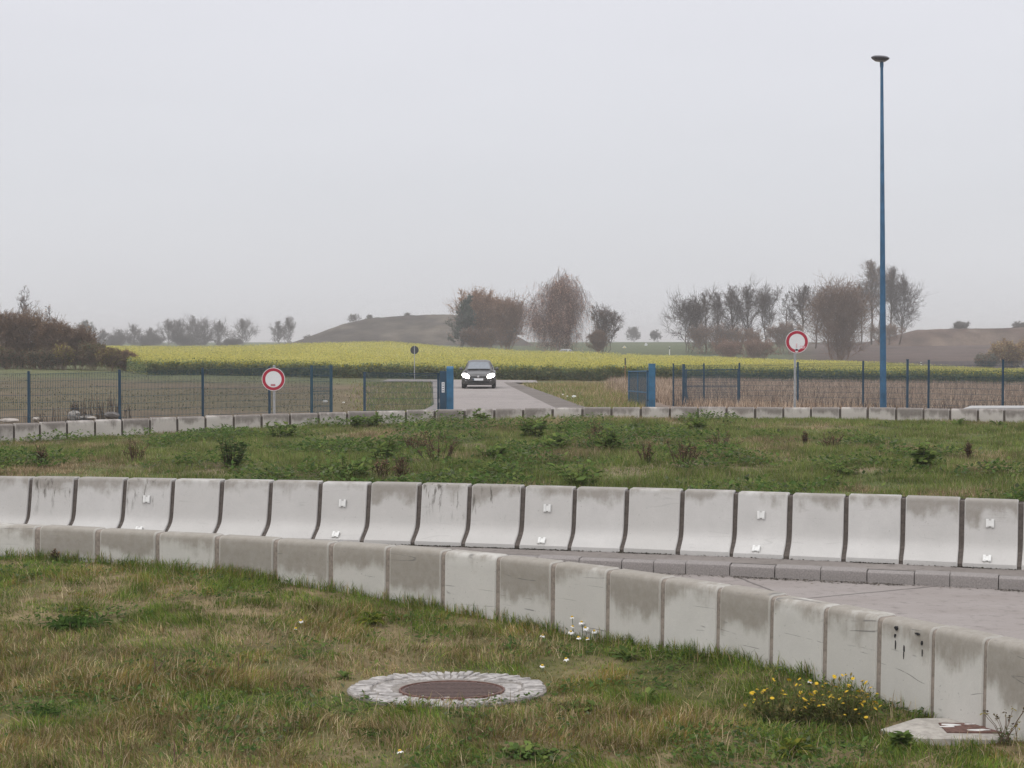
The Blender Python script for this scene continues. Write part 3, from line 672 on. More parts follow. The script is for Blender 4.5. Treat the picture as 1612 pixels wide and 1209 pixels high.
# ------------------------------------------------------------------ yellow flowering crop
def tram(x, d): return np.minimum(np.abs(x - (2.5 + (d - 110) * .13)), np.abs(x - (7.0 + (d - 110) * .21)))
us = np.arange(-1400, 2800, 10.); rows = []
for k in np.concatenate([[0, .004], np.linspace(.01, 1, 120)]):
    d = dfield0(us) + (dfield1(us) - dfield0(us)) * k; x = XU(us, d)
    e = .0 if k == 0 else min(1, .3 + k * 40)
    rows.append((x, d, zout(x, d) + (.83 + .22 * (fbm(x, d, 5, 61) - .5)) * e * (1 - .5 * np.exp(-(tram(x, d) / .5) ** 2))))
def col_crop(V):
    n = fbm(V[:, 0], V[:, 1], 6, 63); return mixa(np.tile(np.array((.25, .24, .085)), (len(V), 1)), np.array((.37, .335, .105)), ss(.3, .7, n))
canopy = grid('mustard_canopy', us, rows, groundmat('crop_canopy', 3, .4, .1), col_crop)
struct(canopy, 'stuff')
n = 540000; u = rng.uniform(-350, 1950, n); k = rng.uniform(0, 1, n) ** 1.5; d = dfield0(u) + (dfield1(u) - dfield0(u)) * k; x = XU(u, d)
dens = fbm(x, d * .4, 5, 61); keep = (rng.uniform(0, 1, n) < .45 + .9 * ss(.3, .65, dens)) & (tram(x, d) > .45); x, d = x[keep], d[keep]
zz = rng.uniform(.78, 1.10, len(x)) - .1 * (rng.uniform(0, 1, len(x)) < .2)
front = np.clip((d - dfield0(CX + x / d * F)) / 2.5, 0, 1)
c = pick(len(x), [(.415, .375, .08), (.455, .415, .125), (.37, .355, .12), (.24, .26, .09)], (4, 4, 3, 2))
c = np.where((front < .25)[:, None] & (rng.uniform(0, 1, len(x)) < .6)[:, None], pick(len(x), LG, (3, 3, 2, 2, 1)), c)
struct(leaflets('mustard_flowers', x, d, zout(x, d) + zz, rng.uniform(.07, .135, len(x)) * (d / 130) ** .5, c, .9, 1.3), 'stuff')
n = 90000; u = rng.uniform(-350, 1950, n); d = dfield0(u) + np.abs(rng.normal(0, .8, n)) - .25; x = XU(u, d)
edge = .72 + .30 * fbm(x, d * 0, 1.6, 67); zz = rng.uniform(0, 1, n) * edge
c = pick(n, [(.155, .205, .10), (.19, .235, .11), (.12, .165, .09), (.24, .25, .11)], (4, 3, 2, 2)); 
c = np.where(((zz > edge - .30) & (rng.uniform(0, 1, n) < .55 * np.clip((zz - edge + .30) / .25, 0, 1)))[:, None], pick(n, [(.34, .30, .04), (.2, .2, .05)], (1, 1)), c)
struct(leaflets('mustard_leaves', x, d, zout(x, d) + zz, rng.uniform(.12, .26, n), c, .8, 1.7), 'stuff')

# ------------------------------------------------------------------ distant hills
def hill(name, us, base_v, crest_v, d0, d1, c1, c2, sc=3., rough=.5):
    ns = len(us); rows = []
    for k in np.linspace(0, 1, 26):
        prof = math.sin(k * math.pi / 2) if True else k; d = d0 + (d1 - d0) * k; x = XU(us, d)
        zb = np.array([ZV(v, d0) for v in base_v]); zt = np.array([ZV(v, d1) for v in crest_v])
        z = zb + (zt - zb) * prof + rough * (fbm(x, np.full(ns, d), 12, 17) - .5) * math.sin(k * math.pi) + .25 * rough * (fbm(x, np.full(ns, d), 3, 19) - .5)
        rows.append((x, np.full(ns, d), z))
    for k in (1, 2, 3): rows.append((rows[25][0], rows[25][1] + 20 * k, rows[25][2] - (rows[25][2] - 1.0) * (k / 3)))
    def cf(V): return mixa(np.tile(np.array(c1), (len(V), 1)), np.array(c2), ss(.35, .65, fbm(V[:, 0], V[:, 2] * 4, 9, 23)))
    return struct(grid(name, us, rows, groundmat(name + '_soil', .3, .42, .3), cf))
us = np.arange(440, 900, 4.)
hill('spoil_hill', us, np.full(len(us), 544.), np.interp(us, [440, 470, 500, 545, 580, 620, 660, 700, 740, 780, 815, 840, 900], [544, 537, 525, 509, 501, 498, 496, 495, 497, 510, 530, 544, 546]), 360, 400, (.060, .050, .040), (.118, .098, .075), rough=1.6)
us = np.arange(1370, 2100, 5.)
hill('soil_heap', us, np.full(len(us), 549.), np.interp(us, [1370, 1400, 1418, 1445, 1500, 1560, 1612, 1800, 2100], [543, 537, 526, 519, 517.5, 517, 515.5, 516, 540]), 318, 326, (.085, .060, .048), (.125, .092, .072), rough=1.3)

# ------------------------------------------------------------------ trees and shrubs
def tubes_np(A, B, ra, rb, sides=3):
    A, B = np.asarray(A, float), np.asarray(B, float); n = len(A); D = B - A; D /= np.linalg.norm(D, axis=1)[:, None] + 1e-9
    ref = np.where((np.abs(D[:, 2]) < .9)[:, None], np.array((0, 0, 1.)), np.array((1., 0, 0))); U = np.cross(D, ref); U /= np.linalg.norm(U, axis=1)[:, None]; W_ = np.cross(D, U)
    V = np.empty((n, 2 * sides, 3))
    for k in range(sides):
        a = 2 * np.pi * k / sides; o = U * np.cos(a) + W_ * np.sin(a); V[:, k] = A + o * np.asarray(ra)[:, None]; V[:, sides + k] = B + o * np.asarray(rb)[:, None]
    i = np.arange(n)[:, None] * 2 * sides; f = np.concatenate([np.stack([i[:, 0] + k, i[:, 0] + (k + 1) % sides, i[:, 0] + sides + (k + 1) % sides, i[:, 0] + sides + k], 1) for k in range(sides)])
    return V.reshape(-1, 3), f
def tree(name, label, cat, u, v0, v1, d, wpx, style, group=None, seed=0, part=('trunk', 'crown')):
    """style: dict(stems, first, limbs, subs, twigs, elev, droop, bark, twig_w, leaves, leaf, lcol, shape)"""
    r = np.random.default_rng(abs(seed * 1000 + int(u * 7))); base = P(u, v0, d); H = (v0 - v1) / F * d; Wd = wpx / F * d / 2
    t = thing(name, label, cat, base, 0, group); st = style
    A, B, ra, rb = [], [], [], []; tA, tB, tw = [], [], []
    tips = []
    ns = st.get('stems', 1)
    for s in range(ns):
        if ns > 1: off = r.normal(0, Wd * .22, 2); lean = off * r.uniform(.5, 1.5); hh = H * r.uniform(.6, 1.0)
        else: off = np.zeros(2); lean = r.normal(0, .03 * H, 2); hh = H * .97
        nseg = 7; pts = [np.array((off[0] * .4, off[1] * .25, -.3))]
        for k in range(1, nseg + 1):
            q = k / nseg; pts.append(np.array((off[0] + lean[0] * q + r.normal(0, .012 * H), off[1] * .6 + lean[1] * q + r.normal(0, .012 * H), hh * q)))
        R0 = st.get('rad', .016) * H * (1 if ns == 1 else .55)
        for k in range(nseg): A.append(pts[k]); B.append(pts[k + 1]); ra.append(R0 * (1 - k / nseg * .85)); rb.append(R0 * (1 - (k + 1) / nseg * .85))
        pts = np.array(pts); nl = st.get('limbs', 22) // max(1, ns if ns < 4 else ns // 2)
        for l in range(nl):
            q = st.get('first', .25) + (1 - st.get('first', .25)) * (l + r.uniform(0, 1)) / nl; q = min(q, .99); f = q * nseg; i = min(int(f), nseg - 1); o = pts[i] + (pts[i + 1] - pts[i]) * (f - i)
            az = r.uniform(0, 2 * np.pi); shape = st.get('shape', 'round'); qq = (q - st.get('first', .25)) / (1 - st.get('first', .25))
            wf = {'round': math.sqrt(max(.06, 1 - (2 * qq - .85) ** 2 / 1.45)), 'cone': 1 - .8 * qq, 'fan': .35 + .75 * qq, 'col': 1.0 - .35 * qq}[shape]
            Ln = Wd * wf * r.uniform(.65, 1.15); el = st.get('elev', .8) + r.normal(0, .2) + .35 * qq
            if shape == 'fan': Ln *= .8
            dirv = np.array((math.cos(az) * math.cos(el), math.sin(az) * math.cos(el), math.sin(el))); Ln = Ln / max(.45, math.cos(el)); hc = H * r.uniform(.84, 1.04) * (1 - .2 * min(1, abs(o[0] + dirv[0] * Ln) / max(Wd, .1)) ** 2); Ln = min(Ln, max(.12 * H, (hc - o[2]) / max(.05, dirv[2])) if dirv[2] > 0 else Ln, H * .6)
            mids = [o]
            for k in range(1, 5):
                dirv = dirv + r.normal(0, .13, 3); dirv[2] -= st.get('droop', 0) * .25; dirv /= np.linalg.norm(dirv); mids.append(mids[-1] + dirv * Ln / 4)
            rl = R0 * (1 - q * .8) * .5
            for k in range(4): A.append(mids[k]); B.append(mids[k + 1]); ra.append(rl * (1 - k * .22)); rb.append(rl * (1 - (k + 1) * .22))
            mids = np.array(mids)
            for s2 in range(st.get('subs', 7)):
                f = r.uniform(.25, 1) * 4; i = min(int(f), 3); o2 = mids[i] + (mids[i + 1] - mids[i]) * (f - i)
                dv2 = dirv * .7 + r.normal(0, .55, 3); dv2[2] += .25 - st.get('droop', 0) * .9 - st.get('tdroop', 0) * .9; dv2 /= np.linalg.norm(dv2); L2 = Ln * r.uniform(.22, .5) * st.get('sublen', 1.)
                e2 = o2 + dv2 * L2; tA.append(o2); tB.append(e2); tw.append(st.get('twig_w', .03) * 1.3)
                for s3 in range(st.get('twigs', 6)):
                    g = r.uniform(.2, 1); o3 = o2 + (e2 - o2) * g; dv3 = dv2 * .6 + r.normal(0, .6, 3); dv3[2] += .3 - st.get('droop', 0) * 2.2 - st.get('tdroop', 0) * 2.4; dv3 /= np.linalg.norm(dv3)
                    L3 = L2 * r.uniform(.35, .8) * (1 + st.get('droop', 0) * 1.6 + st.get('tdroop', 0) * .9); e3 = o3 + dv3 * L3; tA.append(o3); tB.append(e3); tw.append(st.get('twig_w', .03)); tips.append((o3, e3))
    bark = np.array(st.get('bark', (.075, .06, .052))) * st.get('lift', 1.75)
    V, f = tubes_np(A, B, ra, rb, 5); npmesh(part[0], V, [f], M_bark, np.tile(bark, (len(V), 1)) * r.uniform(.85, 1.15, (len(V), 1)), t)
    tA, tB, tw = np.array(tA), np.array(tB), np.array(tw); V, f = tubes_np(tA, tB, tw * .5, tw * .28, 3); C = np.tile(np.array(st['twigc']) * 1.5 if 'twigc' in st else bark, (len(V), 1)) * np.repeat(r.uniform(.75, 1.3, len(tA)), 6)[:, None]
    fs = [f]
    nlv = st.get('leaves', 0)
    if nlv and tips:
        T = np.array(tips); i = r.integers(0, len(T), nlv); g = r.uniform(0, 1.05, (nlv, 1)); c = T[i, 0] + (T[i, 1] - T[i, 0]) * g + r.normal(0, .06, (nlv, 3))
        s = st.get('leaf', .14) * r.uniform(.6, 1.3, nlv); a = r.normal(0, 1, (nlv, 3)); a /= np.linalg.norm(a, axis=1)[:, None]; b = np.cross(a, r.normal(0, 1, (nlv, 3))); b /= np.linalg.norm(b, axis=1)[:, None]
        a *= s[:, None]; b *= s[:, None] * .6; LV = np.stack([c - a * .5, c + b * .5, c + a * .5, c - b * .5], 1).reshape(-1, 3)
        pal = np.array(st['lcol']) * st.get('lift', 1.75); lc = pal[r.integers(0, len(pal), nlv)] * r.uniform(.7, 1.3, (nlv, 1)); j = np.arange(nlv) * 4 + len(V)
        V = np.concatenate([V, LV]); C = np.concatenate([C, np.repeat(lc, 4, 0)]); fs.append(np.stack([j, j + 1, j + 2, j + 3], 1))
    npmesh(part[1], V, fs, M_leaf, C, t)
    return t
BARE = dict(limbs=46, subs=8, twigs=6, elev=.78, first=.2, shape='round', bark=(.07, .053, .042), twig_w=.034, sublen=1.0)
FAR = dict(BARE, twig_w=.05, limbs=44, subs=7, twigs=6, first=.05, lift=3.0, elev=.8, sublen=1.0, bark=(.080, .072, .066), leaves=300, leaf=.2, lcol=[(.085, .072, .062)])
BROWN = [(.135, .080, .045), (.105, .065, .042), (.165, .10, .055), (.08, .054, .038)]
OLIVE = [(.075, .075, .035), (.055, .06, .03), (.10, .085, .04)]
DENSE = dict(lift=4.0, stems=7, limbs=90, subs=7, twigs=5, elev=.95, first=.05, shape='round', leaves=5200, leaf=.20, lcol=BROWN, twig_w=.035, bark=(.078, .050, .034))
# far-left line of trees
GF = 'far trees along the left skyline'
flist = [(135, 509, 28, 'dense'), (163, 523, 40, 'b'), (187, 521, 42, 'b'), (212, 514, 44, 'b'), (237, 519, 40, 'b'), (266, 506, 44, 'b'), (282, 507, 40, 'b'), (303, 501, 46, 'b'), (322, 509, 36, 'b'), (345, 508, 34, 'b'), (383, 505, 44, 'b')]
flab_ = ['compact dark leafy tree rising above the left end of the far tree line', 'low hazy bare tree just right of the compact dark skyline tree', 'second low hazy bare tree right of the compact dark skyline tree', 'rounded hazy bare tree left of the dip in the skyline trees', 'hazy bare tree in the dip of the skyline tree line', 'tall rounded hazy tree at the left of the highest skyline group', 'narrow hazy tree in the middle of the highest skyline group', 'tallest hazy tree of the left skyline group', 'narrow bare tree right of the tallest left skyline tree', 'slim isolated bare tree second from the right end of the left tree line', 'spreading bare tree at the right end of the left skyline tree line']
for (u, v, w, k), lb in zip(flist, flab_):
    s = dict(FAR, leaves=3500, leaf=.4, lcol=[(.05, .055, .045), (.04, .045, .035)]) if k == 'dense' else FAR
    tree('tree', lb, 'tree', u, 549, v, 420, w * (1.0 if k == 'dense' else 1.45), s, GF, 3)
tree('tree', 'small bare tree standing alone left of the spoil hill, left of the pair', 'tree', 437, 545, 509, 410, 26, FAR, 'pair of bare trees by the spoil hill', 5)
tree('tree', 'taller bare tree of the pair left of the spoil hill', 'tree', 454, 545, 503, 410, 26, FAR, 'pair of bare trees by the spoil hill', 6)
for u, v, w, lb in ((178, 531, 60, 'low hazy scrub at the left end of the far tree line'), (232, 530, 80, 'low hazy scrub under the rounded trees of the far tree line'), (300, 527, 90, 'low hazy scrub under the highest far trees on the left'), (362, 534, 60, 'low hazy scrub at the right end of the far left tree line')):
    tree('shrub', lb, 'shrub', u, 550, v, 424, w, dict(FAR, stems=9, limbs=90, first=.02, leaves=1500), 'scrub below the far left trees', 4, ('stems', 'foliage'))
# shrubs on the spoil hill crest
for u, v0, v1, w, lb in ((558, 504, 495, 22, 'wide low shrub on the left shoulder of the spoil hill'), (581, 500, 496, 12, 'tiny shrub right of the wide shrub on the spoil hill'), (641, 496, 493, 10, 'tiny shrub alone on the flat crest of the spoil hill'), (485, 534, 528, 14, 'small shrub at the left foot of the spoil hill')):
    tree('shrub', lb, 'shrub', u, v0 + 7, v1, 396, w, dict(stems=7, limbs=30, subs=4, twigs=4, leaves=260, leaf=.2, lcol=[(.10, .10, .07)], lift=2.2, first=.02, twig_w=.04, shape='round', elev=.5), None, 9, ('stems', 'foliage'))
# centre group
EVER = dict(DENSE, lcol=[(.035, .046, .036), (.045, .055, .04), (.028, .036, .032)], bark=(.04, .036, .034), lift=3.2, leaves=13000, leaf=.19, shape='cone', stems=2, limbs=60)
tree('tree', 'dark grey-green dense tree at the left of the central clump', 'tree', 714, 552, 465, 246, 46, EVER, None, 11)
tree('tree', 'brown leafy tree in the middle of the central clump', 'tree', 751, 552, 464, 252, 62, dict(DENSE, leaves=15000, leaf=.16), None, 12)
tree('tree', 'rounded darker brown tree at the right of the central clump', 'tree', 797, 552, 476, 249, 56, dict(DENSE, leaves=14000, leaf=.16, lcol=[(.095, .062, .042), (.075, .052, .038), (.12, .075, .045)]), None, 13)
tree('shrub', 'low dark shrub under the middle of the central clump', 'shrub', 770, 553, 520, 243, 110, dict(DENSE, leaves=6000, leaf=.22, lcol=[(.06, .05, .043), (.05, .045, .04)]), None, 14, ('stems', 'foliage'))
BIRCH = dict(lift=3.0, stems=3, limbs=120, subs=9, twigs=8, elev=.9, first=.10, droop=.0, tdroop=1.1, shape='col', leaves=26000, leaf=.17, lcol=[(.23, .14, .10), (.18, .11, .08), (.28, .19, .145), (.13, .08, .06)], twig_w=.022, bark=(.15, .12, .11), twigc=(.12, .08, .07), sublen=.85)
tree('birch_tree', 'tall weeping birch with pinkish brown hanging twigs beside the road', 'tree', 876, 556, 429, 240, 84, BIRCH, None, 15)
tree('tree', 'small round tree with bare twigs and some rusty leaves right of the birch', 'tree', 948, 557, 487, 232, 62, dict(BARE, stems=6, limbs=52, subs=6, twigs=5, first=.25, shape='fan', elev=.95, leaves=1700, leaf=.15, lcol=[(.17, .09, .045), (.12, .07, .045), (.08, .06, .05)], twig_w=.035), None, 16)
tree('shrub', 'dense leafy base shrub under the small round tree', 'shrub', 942, 558, 524, 231, 38, dict(DENSE, leaves=3000, leaf=.2, lcol=[(.055, .05, .045), (.045, .042, .04)]), None, 17, ('stems', 'foliage'))
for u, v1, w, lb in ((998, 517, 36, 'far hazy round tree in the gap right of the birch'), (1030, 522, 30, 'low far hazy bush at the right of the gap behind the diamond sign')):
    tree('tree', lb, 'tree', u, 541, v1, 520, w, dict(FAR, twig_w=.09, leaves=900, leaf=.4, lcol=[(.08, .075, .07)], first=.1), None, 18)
# right group
RG = 'bare trees in the row right of centre'
for u, v0, v1, d, w, lb, st in (
    (1080, 560, 474, 255, 62, 'wide dark bare tree at the left end of the right tree row', dict(BARE, stems=3, limbs=76, leaves=2600, leaf=.18, lcol=[(.06, .05, .045)], elev=.85)),
    (1112, 556, 466, 262, 34, 'slender leaning bare tree behind the wide dark one', dict(BARE, limbs=30, first=.22)),
    (1128, 556, 468, 260, 34, 'slender upright bare tree between the wide dark one and the twin crowns', dict(BARE, limbs=34, first=.25)),
    (1152, 556, 459, 265, 44, 'left bare tree of the twin round crowns in the right tree row', dict(BARE, limbs=53, first=.22)),
    (1178, 556, 459, 266, 44, 'right bare tree of the twin round crowns in the right tree row', dict(BARE, limbs=53, first=.22)),
    (1212, 546, 457, 270, 50, 'forked bare tree with open vase crown left of the right round sign', dict(BARE, stems=3, limbs=57, first=.3, shape='fan', elev=1.1)),
    (1239, 546, 466, 275, 24, 'thin bare tree directly behind the right round sign', dict(BARE, limbs=22, first=.22)),
    (1262, 546, 455, 270, 46, 'tall bare tree just right of the right round sign', dict(BARE, limbs=49, first=.25)),
    (1284, 546, 460, 272, 30, 'narrow bare tree left of the big brown leafy tree', dict(BARE, limbs=30, first=.22))):
    tree('bare_tree', lb, 'tree', u, v0, v1, d, w * 1.4, st, RG, 21)
tree('tree', 'big dense brown leafy tree just left of the blue lamp post', 'tree', 1322, 572, 454, 235, 84, dict(DENSE, stems=8, limbs=120, lift=2.9, leaves=15000, leaf=.14, lcol=[(.125, .083, .058), (.095, .064, .046), (.16, .105, .07), (.07, .05, .038)]), None, 22)
TALL = dict(BARE, first=.32, limbs=56, elev=1.0)
for u, v1, w, lb, st in ((1356, 452, 26, 'thin half-bare tree leftmost of the tall group behind the lamp post', dict(TALL, limbs=28)), (1372, 421, 40, 'tallest tree with sparse tan leaves directly left of the lamp post', dict(TALL, leaves=1900, leaf=.2, lcol=[(.22, .15, .10), (.17, .115, .08)])),
    (1384, 428, 30, 'slim tree with tan leaves directly behind the lamp post', dict(TALL, leaves=800, leaf=.2, lcol=[(.2, .14, .1)], limbs=40)), (1400, 430, 40, 'tall bare tree just right of the lamp post', TALL), (1414, 438, 46, 'spreading bare tree at the right end of the tall group by the soil heap', dict(TALL, first=.15, limbs=80, stems=2, elev=.85))):
    tree('bare_tree', lb, 'tree', u, 540, v1, 300, w * 1.15, st, 'tall trees behind the blue lamp post', 23)
SH = dict(DENSE, leaves=3600, leaf=.2, lcol=[(.105, .065, .048), (.08, .055, .043)], stems=9, limbs=50)
for u, v0, v1, d, w, lb, st in (
    (1150, 568, 540, 232, 60, 'left reddish brown bush below the right tree row', SH), (1190, 570, 538, 230, 52, 'right reddish brown bush below the right tree row', SH),
    (1240, 560, 512, 262, 90, 'grey-brown undergrowth behind the right round sign', dict(SH, leaves=4200, lcol=[(.085, .07, .06), (.07, .06, .052)])),
    (1172, 562, 520, 256, 80, 'grey-brown undergrowth at the foot of the twin round crowns', dict(SH, leaves=3000, lcol=[(.085, .066, .052), (.07, .056, .046)])),
    (1110, 562, 515, 250, 110, 'dark undergrowth at the foot of the wide dark bare tree', dict(SH, leaves=7000, lcol=[(.052, .045, .041), (.065, .055, .048)])),
    (1392, 541, 513, 298, 76, 'thin undergrowth between the tall trunks by the soil heap', dict(SH, leaves=2200, lcol=[(.08, .07, .058)])),
    (1592, 586, 541, 175, 74, 'brown bush with yellowish leaves cut by the right edge of the photo', dict(SH, leaves=6500, lcol=[(.10, .075, .045), (.07, .06, .042), (.13, .095, .045)])),
    (1556, 584, 560, 174, 70, 'low dark bush left of the brown bush at the right edge', dict(SH, leaves=4000, lcol=[(.05, .05, .04)])),
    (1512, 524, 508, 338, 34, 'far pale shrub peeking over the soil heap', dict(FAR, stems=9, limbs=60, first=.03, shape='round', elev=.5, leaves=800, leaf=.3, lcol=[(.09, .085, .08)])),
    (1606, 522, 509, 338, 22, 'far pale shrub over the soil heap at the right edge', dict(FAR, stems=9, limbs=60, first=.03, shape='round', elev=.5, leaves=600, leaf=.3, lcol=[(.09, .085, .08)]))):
    tree('shrub', lb, 'shrub', u, v0, v1, d, w, st, None, 25, ('stems', 'foliage'))
# left thicket
THK = dict(lift=2.2, stems=13, limbs=78, subs=7, twigs=6, elev=1.12, first=.08, shape='fan', twig_w=.024, leaves=1800, leaf=.12, lcol=[(.13, .085, .055), (.09, .06, .045), (.17, .115, .07), (.07, .055, .04)], bark=(.13, .09, .064), twigc=(.17, .115, .078))
for u, v0, v1, d, w, lb, st in (
    (-40, 584, 492, 118, 90, 'brown thicket shrub cut by the left edge of the photo', THK),
    (18, 584, 497, 117, 80, 'tall brown thicket shrub with dark foliage at the left edge', dict(THK, leaves=3000)),
    (52, 583, 498, 119, 66, 'orange brown leafy shrub at the top of the left thicket', dict(THK, leaves=3600, lcol=[(.20, .125, .06), (.15, .10, .055), (.10, .07, .05)])),
    (92, 583, 512, 116, 70, 'grey-brown twiggy shrub in the middle of the left thicket', dict(THK, leaves=2500)),
    (124, 583, 522, 117, 60, 'dense brown shrub right of the middle of the left thicket', dict(THK, leaves=2600)),
    (150, 584, 545, 115, 56, 'dark olive shrub at the foot of the left thicket', dict(THK, leaves=5200, lcol=OLIVE, shape='round')),
    (98, 584, 548, 114, 40, 'yellow-green leafy bush low in the left thicket', dict(THK, leaves=3500, lcol=[(.19, .165, .035), (.14, .125, .035)], shape='round')),
    (174, 584, 552, 114, 46, 'yellowish leafy bush near the right end of the left thicket', dict(THK, leaves=3200, lcol=[(.16, .135, .035), (.085, .075, .035)], shape='round')),
    (200, 584, 556, 115, 34, 'low rusty bush at the right end of the left thicket', dict(THK, leaves=2400, lcol=[(.14, .075, .04), (.10, .06, .035)], shape='round')),
    (60, 586, 556, 113, 120, 'dark bramble along the foot of the left thicket', dict(THK, leaves=7000, lcol=[(.045, .045, .028), (.06, .055, .035)], shape='round')),
    (0, 587, 552, 113, 90, 'dark green bramble at the foot of the thicket by the left edge', dict(THK, leaves=5200, lcol=[(.045, .055, .028), (.06, .055, .035)], shape='round'))):
    tree('shrub', lb, 'shrub', u, v0, v1, d, w, st, 'shrubs of the left thicket', 31, ('stems', 'foliage'))
SAP = dict(limbs=22, subs=4, twigs=4, elev=.75, first=.4, shape='round', twig_w=.025, bark=(.075, .058, .05), leaves=150, leaf=.1, lcol=BROWN)
tree('sapling', 'tall bare sapling rising out of the left thicket', 'tree', 34, 582, 463, 121, 46, SAP, None, 35)
tree('sapling', 'smaller bare sapling behind the middle of the left thicket', 'tree', 81, 582, 487, 122, 26, dict(SAP, limbs=14), None, 36)

# ------------------------------------------------------------------ fences and gates
def wires(mb, a, b, z0, z1, step=.05, r=.0037, hz=None):
    a, b = Vector(a), Vector(b); L = (b - a).length; n = max(2, int(L / step)); ang = math.atan2(b.y - a.y, b.x - a.x)
    for k in range(1, n):
        p = a.lerp(b, k / n); mb.box((p.x, p.y, p.z + (z0 + z1) / 2), (2 * r, 2 * r, z1 - z0), ang)
    for z in hz or np.arange(z0 + .03, z1, .2):
        c = (a + b) / 2
        for s in (-1, 1): mb.box((c.x - math.sin(ang) * s * .008, c.y + math.cos(ang) * s * .008, c.z + z), (L, .008, .008), ang, 0, -math.asin((b.z - a.z) / L))
def fence(name, label, posts, group=None, thin=.06):
    """posts: (u, d, vtop)"""
    t = None; pp = []
    for u, d, vt in posts:
        x = XU(u, d); zt = ZV(vt, d); zg = min(float(zout(x, d)), zt - 1.5) - .05; pp.append((x, d, zg, zt))
    o = pp[0]; t = thing(name, label, 'fence', (o[0], o[1], o[2]))
    for i, (x, d, zg, zt) in enumerate(pp):
        mb = MB(); mb.box((x - o[0], d - o[1], (zg + zt) / 2 - o[2]), (thin, thin, zt - zg)); mb.box((x - o[0], d - o[1], zt - o[2] + .012), (thin + .012, thin + .012, .024)); 
        for q in range(4): mb.box((x - o[0] + .01, d - o[1] - thin / 2 - .008, zg + .3 + q * .42 - o[2]), (.035, .016, .05))
        mb.build('post', M_blued, t)
        if i:
            x0, d0, zg0, zt0 = pp[i - 1]; m2 = MB(); zb = max(zg, zg0) + .06
            wires(m2, (x0 - o[0], d0 - o[1], zt0 - .03 - o[2]), (x - o[0], d - o[1], zt - .03 - o[2]), zb - min(zt, zt0) + .03, 0.0)
            m2.build('mesh_panel', M_bluewire, t)
    return t
fence('mesh_fence', 'blue wire mesh fence on the left behind the far wall', [(-98, 42, 588.5), (45, 43, 586), (188, 45, 583), (319, 47.2, 580), (424, 49.2, 578), (490, 50.2, 577), (522, 50.6, 577)])
fence('mesh_fence', 'blue wire mesh fence on the right with stubble behind it', [(1060, 62.6, 573), (1108, 63, 573), (1164, 62, 572), (1256, 59.6, 570.5), (1359, 57.2, 569), (1462, 54.7, 567.5), (1579, 52, 567), (1700, 49.4, 566)])
# braced end post of right fence
def at(u, v, d): return P(u, v, d)
b0 = at(1076, 645, 62.4); t = thing('brace_post', 'blue fence post with a slanting brace near the right gate pillar', 'fence post', b0)
mb = MB(); mb.box((0, 0, .90), (.11, .11, 1.86)); mb.box((0, 0, 1.84), (.125, .125, .03)); mb.build('post', M_blued, t)
mb = MB(); mb.tube([(.24, -.1, -.05), (.05, -.02, 1.1)], .03, 6); mb.build('brace', M_blued, t)
b0 = at(1428, 645, 53.6); t = thing('fence_post', 'single blue post right of the lamp post between two fence posts', 'fence post', b0)
mb = MB(); mb.box((0, 0, .86), (.07, .07, 1.75)); mb.box((0, 0, 1.745), (.085, .085, .03)); mb.build('post', M_blued, t)
mb = MB(); mb.box((.0, -.04, 1.2), (.05, .02, .06)); mb.box((.0, -.04, .5), (.05, .02, .06)); mb.build('clamp', M_blued, t)
def leaf_gate(label, A, B, h0, h1, mids, mat, rails=(.06, .5, 1.), rt=.05):
    """framed mesh gate leaf from A to B (world points at base)"""
    A, B = Vector([float(c) for c in A]), Vector([float(c) for c in B]); t = thing('mesh_gate', label, 'gate', A); d = B - A; L = d.length; ang = math.atan2(d.y, d.x)
    c, s = math.cos(ang), math.sin(ang); mb = MB()
    for x, h in ((0, h0), (L, h1)): mb.box((c * x, s * x, h / 2), (.06, .06, h), ang)
    sl = math.atan2(h1 - h0, L)
    for f in rails:
        mb.box((c * L / 2, s * L / 2, (h0 + h1) / 2 * f - .03), (L, rt, rt), ang, 0, -sl * f)
    for x in mids: mb.box((c * x, s * x, (h0 + h1) / 4), (.04, .04, (h0 + h1) / 2 - .1), ang)
    mb.build('frame', mat, t)
    m2 = MB(); wires(m2, (0, 0, h0 - .05), (c * L, s * L, h1 - .05), .1 - min(h0, h1), 0, .05); m2.build('mesh_panel', M_bluewire, t)
    return t
a = at(574, 654, 51.5); b = at(690, 652, 54.0)
leaf_gate('low blue wire gate panel left of the left gate pillar', a, b, 1.46, 1.38, [], M_blued, (1.,), .022)
a = at(990, 645, 64.5); b = at(1019, 645, 61.2); leaf_gate('open blue mesh gate leaf beside the right gate pillar', a, b, 1.64, 1.72, [1.65], M_blue)
a = at(1080, 645, 61.6); b = at(1162, 645, 61.0); leaf_gate('blue mesh gate leaf folded back along the right fence, right of the braced post', a, b, 1.62, 1.66, [], M_blued, (.06, .6, 1.), .03)
a = at(491, 654, 49.6); b = at(521, 654, 49.9); leaf_gate('narrow blue mesh gate between the last two posts of the left fence', a, b, 1.62, 1.62, [], M_bluewire, (.5, 1.), .02)
